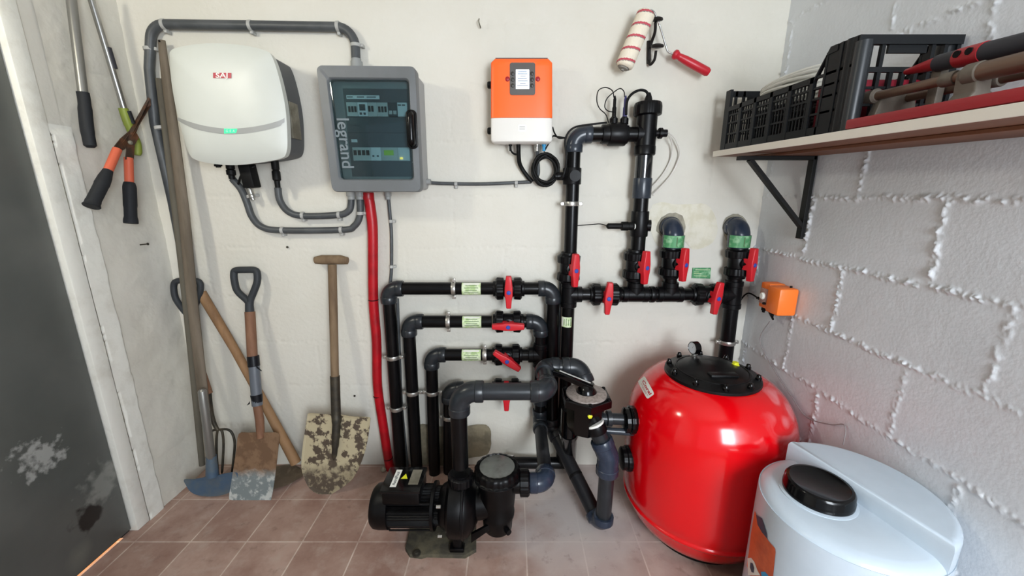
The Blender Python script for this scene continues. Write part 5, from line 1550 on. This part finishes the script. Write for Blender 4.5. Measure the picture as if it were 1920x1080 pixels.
dirh = (hb - ha).normalized(); sd = dirh.cross(UPV).normalized(); up_ = sd.cross(dirh)
mb = MB(); Lh = (hc_ - ha).length
mb.prism([(-.012, -.016), (Lh*.75, -.010), (Lh, -.011), (Lh, .011), (Lh*.75, .010), (-.012, .016)], lambda x, y, d: ha + dirh * x + sd * y + up_ * d, -.012, .006, .003)
lv = mb.build('lever', 'gloss_black', t)
mb = MB(); mb.prism([(0, .002), (Lh*.86, .002), (Lh*.86, .0085), (0, .0085)], lambda x, y, d: ha + dirh * x + sd * y + up_ * d, .0062, .0070, 0); mb.build('stripe', 'lever_stripe', lv)
mb = MB(); q = atY(1106, 780, VY - .064); mb.lathe((q.x, q.y, q.z), (.08, -1, .1), [(.0085, -.008), (.0085, .004), (.006, .006), (0, .0065)], 6); mb.build('plug', 'plug_yellow', t)
# ports
mb = MB(); mb.tube([Vector((VX - .045, VY + .045, .46)), Vector((VX - .048, VY + .05, .35))], [.034, .030], 24); mb.build('side_port', 'gloss_black', t)
mb = MB(); q = Vector((VX + .012, VY - .028, .475)); mb.tube([q, PO + (q - PO).normalized() * .002], [.030, .032], 26); mb.build('bottom_port', 'gloss_black', t)
mb = MB(); mb.tube([Vector((VX + .02, VY + .01, .50)), Vector((e4.x + .028, -.255, .525))], [.03, .03], 24); mb.build('pump_port', 'gloss_black', t)
TX, TY, TR = .688, -.325, .270
mb = MB(); mb.cyl((VX + .03, VY, .447), (TX - TR - .01, TY - .01, .442), .020); mb.lathe((VX + .075, VY, .4455), RT, [(.026, 0), (.028, .002), (.028, .016), (.022, .018)], 26)
mb.build('tank_port', 'pvc_grey', t)
mb = MB(); mb.cyl((VX + .02, VY - .005, .405), (TX - TR + .03, TY - .03, .402), .012); mb.build('lower_link', 'pvc_slate', t)

mb = MB(); pass
t = thing('valve_drain_pipe', 'black downpipe from the selector valve to the drain pipe', 'pipe', (VX - .05, VY + .055, .1))
mb = MB(); a = Vector((VX - .048, VY + .05, .365)); b = atY(1069, 857, -.088); mb.tube([a, a.lerp(b, .10), a.lerp(b, .101), b], [.036, .036, .032, .025], 26); mb.build('pipe', 'gloss_black', t)

# ================================================================ RED SAND FILTER
t = thing('sand_filter', 'glossy red round sand filter tank with black bolted lid', 'filter tank', (TX, TY, 0))
prof = [(.150, .018), (.172, .020), (.198, .032), (.220, .052), (.241, .085), (.255, .118), (.262, .126), (.2645, .131), (.2645, .138), (.2610, .143), (.266, .165), (.269, .21), (.270, .36), (.2695, .41), (.265, .455), (.258, .490), (.246, .522), (.229, .552), (.207, .577), (.180, .597), (.150, .608), (.10, .612)]
def sm_prof(pr, k=3):
    P = spline([Vector((a, b, 0)) for a, b in pr], k); return [(p.x, p.y) for p in P]
prof2 = sm_prof(prof, 3)
mb = MB(); mb.lathe((TX, TY, 0), UPV, prof2, 96); body = mb.build('vessel', 'tank_red', t, angle=60)
mb = MB(); mb.lathe((TX, TY, 0), UPV, [(.165, 0), (.178, .002), (.185, .03), (.180, .034)], 48); mb.build('base_ring', 'rubber_black', t)
LX, LY = TX - .004, TY
mb = MB(); mb.lathe((LX, LY, .600), UPV, [(.150, 0), (.152, .004), (.150, .016), (.142, .020), (.128, .021), (.122, .026), (.09, .036), (.05, .042), (0, .044)], 64)
lidf = mb.build('lid', 'lid_black', t)
for i in range(10):
    a = radians(36 * i + 8); q = Vector((LX + .137 * cos(a), LY + .137 * sin(a), .617))
    mb = MB(); mb.lathe(q, UPV, [(.0095, 0), (.0095, .010), (.0075, .012), (.006, .020), (0, .022)], 12); mb.build('lid_knob', 'gloss_black', lidf)
mb = MB()
mb.lathe((LX, LY, .620), UPV, [(.118, 0), (.117, .010), (.112, .011), (.110, .006)], 48)
mb.box(Vector((LX, LY - .07, .640)), (.09, .030, .010), None, .003)
mb.build('lid_ribs', 'lid_black', lidf)
gq = atZ(1301, 667, .635); gq = Vector((gq.x, gq.y, .630))
mb = MB(); mb.lathe(gq, UPV, [(.014, -.006), (.013, .006), (.009, .008), (.009, .014)], 16); mb.build('gauge_stem', 'zinc', t)
gd = Vector((-.97, -.25, 0)).normalized(); gc = gq + UPV * .036
mb = MB(); mb.lathe(gc - gd * .012, gd, [(.018, 0), (.0235, .002), (.0235, .022), (.0215, .024), (.0205, .022)], 32); g_ = mb.build('pressure_gauge', 'gloss_black', t)
mb = MB(); mb.lathe(gc + gd * .0098, gd, [(.0208, 0), (.0208, .0004), (0, .0005)], 28); mb.build('gauge_face', 'gauge_face', g_)
mb = MB(); gu, gv, gn = basis(gd); mb.add([gc + gd*.0106 + gu*-.001, gc + gd*.0106 + gu*.001, gc + gd*.0106 + gv*.013 + gu*.006], [[0,1,2]]); mb.build('gauge_needle', 'panel_dark', g_)
yq = atZ(1379, 681, .640); mb = MB(); mb.lathe((yq.x, yq.y, .626), UPV, [(.014, 0), (.013, .010), (.010, .012), (.010, .018), (0, .019)], 8); mb.build('vent_plug', 'plug_yellow', t)
for z, r, m in ((.441, .046, 'gloss_black'), (.287, .042, 'fitting_black')):
    mb = MB(); xx = TX - sqrt(TR**2 - 0) ; mb.lathe((xx + .012, TY - .012, z), LF, [(r*1.0, 0), (r*1.06, .004), (r*1.06, .020), (r*.95, .024), (r*.95, .036), (r*.8, .040), (r*.5, .042)], 64, 16, .012); mb.build('port_union', m, t)

# decals wrapped on a vessel of revolution
def hit(px, py, cx, cy, pr, off=.0008):
    d = ray(px, py); o = Vector((0, CY, CZ)); tt = .3
    def rad(z):
        for i in range(len(pr) - 1):
            (r0, z0), (r1, z1) = pr[i], pr[i+1]
            if z0 <= z <= z1 and z1 > z0: return r0 + (r1 - r0) * (z - z0) / (z1 - z0)
        return 0
    prev = None
    while tt < 3:
        p = o + d * tt; g = sqrt((p.x-cx)**2 + (p.y-cy)**2) - rad(p.z)
        if g < 0:
            lo_, hi_ = tt - .01, tt
            for _ in range(18):
                m_ = (lo_ + hi_)/2; p = o + d * m_
                if sqrt((p.x-cx)**2 + (p.y-cy)**2) - rad(p.z) < 0: hi_ = m_
                else: lo_ = m_
            p = o + d * lo_
            e = .004; dr = (rad(p.z + e) - rad(p.z - e)) / (2*e)
            n = Vector(((p.x-cx), (p.y-cy), 0)).normalized(); n = (n - Vector((0, 0, dr))).normalized()
            return p + n * off
        tt += .01
    return None
def decal(corners, cx, cy, pr, nu=10, nv=10, off=.0008, outline=None):
    """corners TL TR BR BL in the picture -> wrapped patch, returns mapping too"""
    c = [Vector(q) for q in corners]
    def mp(u, v, of=off):
        q = c[0].lerp(c[1], u).lerp(c[3].lerp(c[2], u), v); return hit(q.x, q.y, cx, cy, pr, of)
    return mp
def dens(poly, k=5):
    out = []
    for i in range(len(poly)):
        a, b = poly[i], poly[(i+1) % len(poly)]
        for j in range(k): out.append((a[0] + (b[0]-a[0])*j/k, a[1] + (b[1]-a[1])*j/k))
    return out
STK = decal([(1209, 705), (1228, 739), (1214, 749), (1196, 716)], TX, TY, prof2)
mb = MB()
lo = rrect(1, 1, .16, 5, .5, .5)
mb.polar(dens(lo, 3), lambda x, y, s: STK(x, y, .0016), (.02, .2, .4, .6, .8, 1))
st = mb.build('sticker', 'label_white', t)
mb = MB(); put_text(mb, 'Coral', .44, lambda x, y: STK(.53 + x * .78, .42 - y * 1.0, .0024), .012); mb.build('sticker_lettering', 'sticker_red', st)
mb = MB()
for v0, u0, u1 in ((.70, .2, .9), (.80, .35, .75)):
    k = [STK(u0 + (u1-u0)*i/6, v0, .0023) for i in range(7)] + [STK(u0 + (u1-u0)*i/6, v0 + .03, .0023) for i in range(6, -1, -1)]
    mb.add(k, [list(range(14))])
mb.build('sticker_line', 'sticker_red', st)

# ================================================================ WHITE DOSING TANK
QX, QY, QR = .794, -.780, .178
t = thing('dosing_tank', 'white plastic chemical tank with black screw cap in the front corner', 'tank', (QX, QY, 0))
prq = [(.156, 0), (.172, .004), (.177, .02), (.178, .30), (.178, .466), (.175, .481), (.166, .492), (.150, .499)]
mb = MB(); mb.lathe((QX, QY, 0), UPV, sm_prof(prq, 3) + [(.10, .501), (.0, .502)], 80)
tb_ = mb.build('tank_body', 'tank_white', t, angle=70)
# raised rear part of the top: a segment of the disc, cut along a straight line
n0_ = Vector((.967, .254, 0)).normalized(); side_ = Vector((n0_.y, -n0_.x, 0)); cut = .018
seg_pts = []
Rs = QR - .002; h_ = sqrt(Rs**2 - cut**2); a0 = math.acos(cut / Rs)
for i in range(33):
    a = a0 - 2*a0*i/32; seg_pts.append((Rs*cos(a), Rs*sin(a)))
mb = MB(); mb.prism(seg_pts, lambda x, y, d: Vector((QX, QY, 0)) + n0_ * x + side_ * y + Vector((0, 0, d)), .470, .547, .016, 6); mb.build('raised_top', 'tank_white', t, angle=60)
cq = atZ(1537, 918, .515); 
mb = MB(); cq.x -= .004; mb.lathe((cq.x, cq.y, .498), UPV, [(.078, 0), (.078, .004), (.071, .006)], 40); mb.build('neck', 'tank_white', t)
mb = MB(); mb.lathe((cq.x, cq.y, .503), UPV, [(.068, 0), (.0715, .002), (.0715, .012), (.0700, .014), (.0695, .027), (.066, .032), (.060, .033), (.058, .0315), (0, .031)], 96, 0, 0); mb.build('screw_cap', 'gloss_black', t)
prq2 = sm_prof(prq, 3)
LB = decal([(1417, 953), (1456, 1030), (1449, 1100), (1392, 1100)], QX, QY, prq2)
def strip(poly, m, name, par, off):
    mb = MB(); lo_ = poly
    pts = [hit(x, y, QX, QY, prq2, off) for x, y in lo_]
    if any(p is None for p in pts): return None
    cx = sum(p[0] for p in lo_)/len(lo_); cy = sum(p[1] for p in lo_)/len(lo_)
    n = len(lo_); vs = []; ok = True
    for s in (.05, .3, .55, .8, 1):
        for x, y in lo_:
            h = hit(cx + (x-cx)*s, cy + (y-cy)*s, QX, QY, prq2, off); ok = ok and h is not None; vs.append(h)
    if not ok: return None
    fs = []
    for i in range(4):
        for k in range(n): a, b = i*n+k, i*n+(k+1) % n; fs.append([a, b, b+n, a+n])
    fs.append(list(range(n)))
    mb.add(vs, fs); return mb.build(name, m, par)
def dens(poly, k=5):
    out = []
    for i in range(len(poly)):
        a, b = poly[i], poly[(i+1) % len(poly)]
        for j in range(k): out.append((a[0] + (b[0]-a[0])*j/k, a[1] + (b[1]-a[1])*j/k))
    return out
lb = strip(dens([(1416, 958), (1424, 975), (1440, 1012), (1454, 1028), (1455, 1035), (1449, 1092), (1412, 1092), (1401, 1060), (1405, 1035), (1409, 1000)]), 'label_orange', 'label', t, .0012)
if lb:
    strip(dens([(1419, 965), (1430, 972), (1439, 1000), (1440, 1010), (1430, 998), (1422, 984)]), 'label_dark_blue', 'label_emblem', lb, .002)
    strip(dens([(1403, 1047), (1410, 1046), (1416, 1054), (1422, 1070), (1427, 1079), (1404, 1079)]), 'label_white', 'label_panel', lb, .002)
    strip(dens([(1409, 1055), (1413, 1056), (1416, 1065), (1415, 1074), (1411, 1073), (1408, 1064)]), 'label_dark_blue', 'label_picture', lb, .0026)
    strip(dens([(1428, 1072), (1436, 1072), (1447, 1085), (1430, 1085)]), 'blue_plug', 'label_picture', lb, .002)
mb = MB(); mb.tube(spline([atX(1581, 834, .955), atX(1584, 798, .966), atX(1556, 796, .966), atX(1512, 782, .966), atX(1485, 745, .966), atX(1455, 700, .966), atX(1425, 640, .966), atX(1443, 603, .955)], 8), .0016, 8)
tag(mb.build('suction_tube', 'tube_grey'), 'thin greyish tube running along the right wall between the white tank and the dosing pump', 'tube')

# ================================================================ SHELF
SX = .72
def shz(Y): return 1.359 + (Y + .087) * .0273
def S(x, y, z): return Vector((x, y, z + shz(y)))     # height measured from the shelf top
def tilt(mb):
    mb.v = [Vector((p.x, p.y, p.z + shz(p.y))) for p in mb.v]; return mb
t = thing('wall_shelf', 'white-edged wooden shelf board along the right wall', 'shelf', (XR - .02, -.5, 1.33))
mb = MB(); mb.box2((SX + .004, -.088, -.018), (XR - .003, -1.30, -.001)); tilt(mb).build('board', 'shelf_wood', t, False)
mb = MB(); mb.box2((SX, -.087, -.019), (SX + .004, -1.30, 0), .0008); mb.box2((SX + .004, -.087, -.001), (XR - .003, -1.30, 0)); tilt(mb).build('edge_band', 'shelf_white', t, False)
mb = MB(); mb.box2((SX + .115, -.088, -.026), (XR - .003, -1.30, -.0185), .001); tilt(mb).build('batten', 'shelf_wood', t, False)
t = thing('shelf_bracket', 'black triangular steel bracket under the shelf', 'bracket', (XR - .01, -.25, 1.075))
zt = shz(-.25) - .027
mb = MB(); mb.box2((SX + .004, -.262, zt - .012), (XR - .008, -.237, zt), .001); mb.build('arm', 'bracket_black', t, False)
mb = MB(); mb.box2((XR - .018, -.262, 1.065), (XR - .006, -.237, zt), .001); mb.build('wall_plate', 'bracket_black', t, False)
a = Vector((SX + .04, -.2495, zt - .010)); b = Vector((XR - .014, -.2495, 1.105)); d = (b - a).normalized()
mb = MB(); R_ = Matrix((Vector((0, 1, 0)), d.cross(Vector((0, 1, 0))), d)).transposed(); mb.box((a + b)/2, (.022, .012, (b - a).length), R_, .001); mb.build('brace', 'bracket_black', t, False)

# ---------------------------------------------------------------- crate
t = thing('plastic_crate', 'black lattice plastic harvest crate on the shelf', 'crate', S(.85, -.36, 0))
cx0, cx1, cyB, cyF, ch = .742, .965, -.095, -.622, .195
mb = MB(); mb.box2((cx0, cyB, .002), (cx1, cyF, .008)); tilt(mb).build('bottom', 'crate_black', t)
def side(x, s, name):
    mb = MB(); th = .006
    low = ch * .72
    def B(ya, yb, za, zb, dx=0, tk=th): 
        x0_, x1_ = (x - dx, x + tk) if s > 0 else (x - tk, x + dx)
        mb.box2((x0_, ya, za), (x1_, yb, zb))
    B(cyB, cyF, .002, .022, .002)
    # end posts, high at both ends and low between
    B(cyB, cyB - .030, .002, ch, .003); B(cyF, cyF + .075, .002, ch, .001)
    ya, yb = cyB - .030, cyF + .110
    B(ya, yb, low - .014, low, .003)
    # slanting shoulder
    x0_, x1_ = (x - .003, x + .006) if s > 0 else (x - .006, x + .003)
    mb.prism([(yb + .002, low - .014), (yb - .030, ch - .016), (cyF + .05, ch - .014), (cyF + .05, ch), (yb - .038, ch), (yb - .002, low)], lambda a, b, d: Vector((x0_ + (x1_ - x0_) * d, a, b)), 0, 1)
    B(yb - .028, yb - .034, .002, ch - .01, .002); B(yb, cyF, .135, .141, .001)
    for zz in (.050, .085, .110): B(ya, cyF + .03, zz, zz + .005, .001)
    n = 5
    for i in range(1, n + 1):
        y = ya + (yb - ya) * i / n; B(y, y + .012, .002, low, .003)
    m_ = 30
    for i in range(m_):
        y = ya + (yb - ya) * (i + .5) / m_; B(y, y + .0045, .02, low - .01, -.001, .004)
    B(cyF + .035, cyF + .042, .002, ch, .003)
    for y in (cyF + .018,):
        mb.tube([(x + (.012 if s > 0 else -.012), y, .002), (x + (.012 if s > 0 else -.012), y, ch)], .016, 16)
    return tilt(mb).build(name, 'crate_black', t)
side(cx0, 1, 'side_panel'); side(cx1, -1, 'side_panel')
mb = MB(); mb.tube([(cx0 + .012, cyF - .003, .002), (cx0 + .012, cyF - .003, ch - .012)], .0150, 20); tilt(mb).build('corner_post', 'crate_post', t)
def endp(y, s):
    mb = MB()
    def B(xa, xb, za, zb, dy=0): mb.box2((xa, y - dy if s > 0 else y + dy, za), (xb, y + .006 if s > 0 else y - .006, zb))
    B(cx0, cx1, .002, .022); B(cx0, cx1, ch - .018, ch, .006)
    B(cx0, cx1, ch - .072, ch - .062, .003)
    for zz in (.055, .090): B(cx0, cx1, zz, zz + .005)
    for i in range(9):
        x = cx0 + (cx1 - cx0 - .008) * i / 8; top_ = ch if i in (0, 1, 2, 6, 7, 8) else ch - .065
        B(x, x + .008, .002, top_, .002)
    B(cx0 + .07, cx1 - .07, ch - .034, ch - .018); 
    return tilt(mb).build('end_panel', 'crate_black', t)
endp(cyF, 1); endp(cyB, -1)
# things in it
t = thing('hose_coil', 'coil of white cable heaped in the black crate', 'cable', S(.85, -.3, .01))
mb = MB(); pts = []
for i in range(260):
    a = i * .26; rr = .072 + .012 * sin(i * .13 + 1)
    pts.append(S(.845 + cos(a) * rr * .98, -.33 + sin(a) * rr * 1.9, .130 + .050 * (i / 260) + .006 * sin(i * .37)))
mb.tube(pts, .0052, 8); mb.build('loops', 'coil_white', t)
t = thing('hose_coil', 'coil of dark cable under the white one in the black crate', 'cable', S(.85, -.28, .01))
mb = MB(); pts = []
for i in range(240):
    a = i * .29; rr = .070 + .016 * sin(i * .17)
    pts.append(S(.853 + cos(a) * rr, -.28 + sin(a) * rr * 1.9, .018 + .085 * (i / 240) + .005 * sin(i * .5)))
mb.tube(pts, .006, 8); mb.build('loops', 'rubber_black', t)
mb = MB(); mb.box2((.768, -.490, .012), (.940, -.580, .120), .006)
tag(tilt(mb).build('tool_case', 'box_maroon'), 'dark red box at the near end of the black crate', 'box')

# ---------------------------------------------------------------- tile cutter
t = thing('tile_cutter', 'tile cutter with red base and twin steel rods on the shelf', 'tile cutter', S(.80, -.9, 0))
y0_, y1_ = -.655, -1.26
mb = MB(); mb.box2((SX + .002, y0_, .0015), (SX + .225, y1_, .0215), .003); tilt(mb).build('base', 'cutter_red', t)
rx0, rz0 = .775, .062
def R2(px, py, X): return atX(px, py, X)
def rod(p0, p1, r, X, name='rod'):
    a, b = atX(p0[0], p0[1], X), atX(p1[0], p1[1], X); b = a + (b - a) * 1.25
    mb = MB(); mb.tube([a, b], r, 20); mb.build(name, 'rod_brown_reflection', t); return a, b
ra = rod((1636, 182), (1910, 118), .0092, .80)
rb = rod((1690, 186), (1915, 140), .0085, .86)
rc_ = ra[0].lerp(ra[1], ((atX(1816, 150, .80).y - ra[0].y) / (ra[1].y - ra[0].y)))
mb = MB(); mb.tube([rc_, ra[1]], .0155, 22); mb.build('lever_tube', 'rod_brown_reflection', t)
def cast(pts, Yc, X0, X1, name):
    mb = MB(); n = len(pts)
    mb.prism([(x, z) for x, z in pts], lambda x, z, d: Vector((x, Yc - d, z)), 0, .022, .003); mb.build(name, 'cast_grey', t)
# end bracket
a = ra[0]; zb_ = shz(a.y) + .0215
mb = MB(); mb.lathe(a + Vector((0, .014, 0)), (0, -1, 0), [(.010, 0), (.0155, .003), (.0155, .024), (.012, .028)], 22); mb.build('rod_clamp', 'cast_grey', t)
mb = MB(); mb.prism([(a.x - .010, zb_), (a.x + .085, zb_), (a.x + .075, a.z + .002), (a.x + .005, a.z + .002)], lambda x, z, d: Vector((x, a.y - .004 - d, z)), 0, .018, .003); mb.build('end_bracket', 'cast_grey', t)
for (px, r) in ((1768, .0125), (1812, .0175)):
    q = ra[0].lerp(ra[1], ((atX(px, 150, .80).y - ra[0].y) / (ra[1].y - ra[0].y))); mb = MB(); dd = (ra[1] - ra[0]).normalized()
    mb.lathe(q, dd, [(r * .9, 0), (r, .002), (r, .022), (r * .9, .024)], 24); mb.build('collar', 'cast_grey', t)
q = ra[0].lerp(ra[1], ((atX(1800, 150, .80).y - ra[0].y) / (ra[1].y - ra[0].y))); zb_ = shz(q.y) + .0215
mb = MB(); mb.prism([(q.x - .022, zb_), (q.x + .055, zb_), (q.x + .045, zb_ + .012), (q.x + .022, zb_ + .02), (q.x + .018, q.z - .004), (q.x - .008, q.z - .004), (q.x - .006, zb_ + .02)], lambda x, z, d: Vector((x, q.y - d, z)), 0, .035, .004); mb.build('carriage_foot', 'cast_grey', t)
mb = MB(); mb.box(q + Vector((.010, -.010, .000)), (.040, .030, .024), None, .009); mb.build('carriage', 'cast_grey', t)
q2 = rb[0].lerp(rb[1], .62); mb = MB(); mb.lathe(q2, rb[1] - rb[0], [(.012, 0), (.013, .002), (.013, .02), (.012, .022)], 20); mb.build('collar', 'cast_grey', t)
# lever resting above
HX = .83
def H(px, py): return atX(px, py, HX)
pts = [H(1700, 135), H(1745, 122), H(1800, 109), H(1850, 97), H(1905, 84), H(1960, 70)]
mb = MB(); mb.tube([pts[0], pts[1], pts[1].lerp(pts[2], .3)], [.007, .014, .016], 18, flat=.8); hd_ = mb.build('lever_tip', 'cutter_red', t)
mb = MB(); mb.tube([pts[1].lerp(pts[2], .3), pts[2]], [.017, .0175], 18, flat=.9); mb.build('lever', 'grip_dark', t)
mb = MB(); mb.tube([pts[2], pts[3]], [.0185, .0195], 18, flat=.9); lr = mb.build('lever_joint', 'cutter_red', t)
mb = MB(); mb.tube([pts[3], pts[4], pts[5]], [.018, .018, .017], 18, flat=.9); mb.build('lever_grip', 'grip_dark', t)
for f in (.25, .72):
    q = pts[2].lerp(pts[3], f); mb = MB(); mb.cyl(q + Vector((-.0205, 0, .004)), q + Vector((-.015, 0, .004)), .006, seg=12); mb.build('joint_hole', 'black_gap', lr)
mb = MB(); mb.box2((HX + .004, pts[1].y + .0, shz(pts[1].y) + .0215), (HX + .020, pts[1].y - .02, pts[1].z - .006), .003); mb.build('lever_stand', 'cast_grey', t)
# small stone left by the duct
mb = MB(); q = atZ(719, 880, .008); mb.lathe(q + DN * .008, UPV, [(.010, 0), (.014, .006), (.012, .013), (.006, .018), (0, .019)], 9)
tag(mb.build('stone', 'stone'), 'small pale lump of stone on the floor beside the red duct', 'stone')
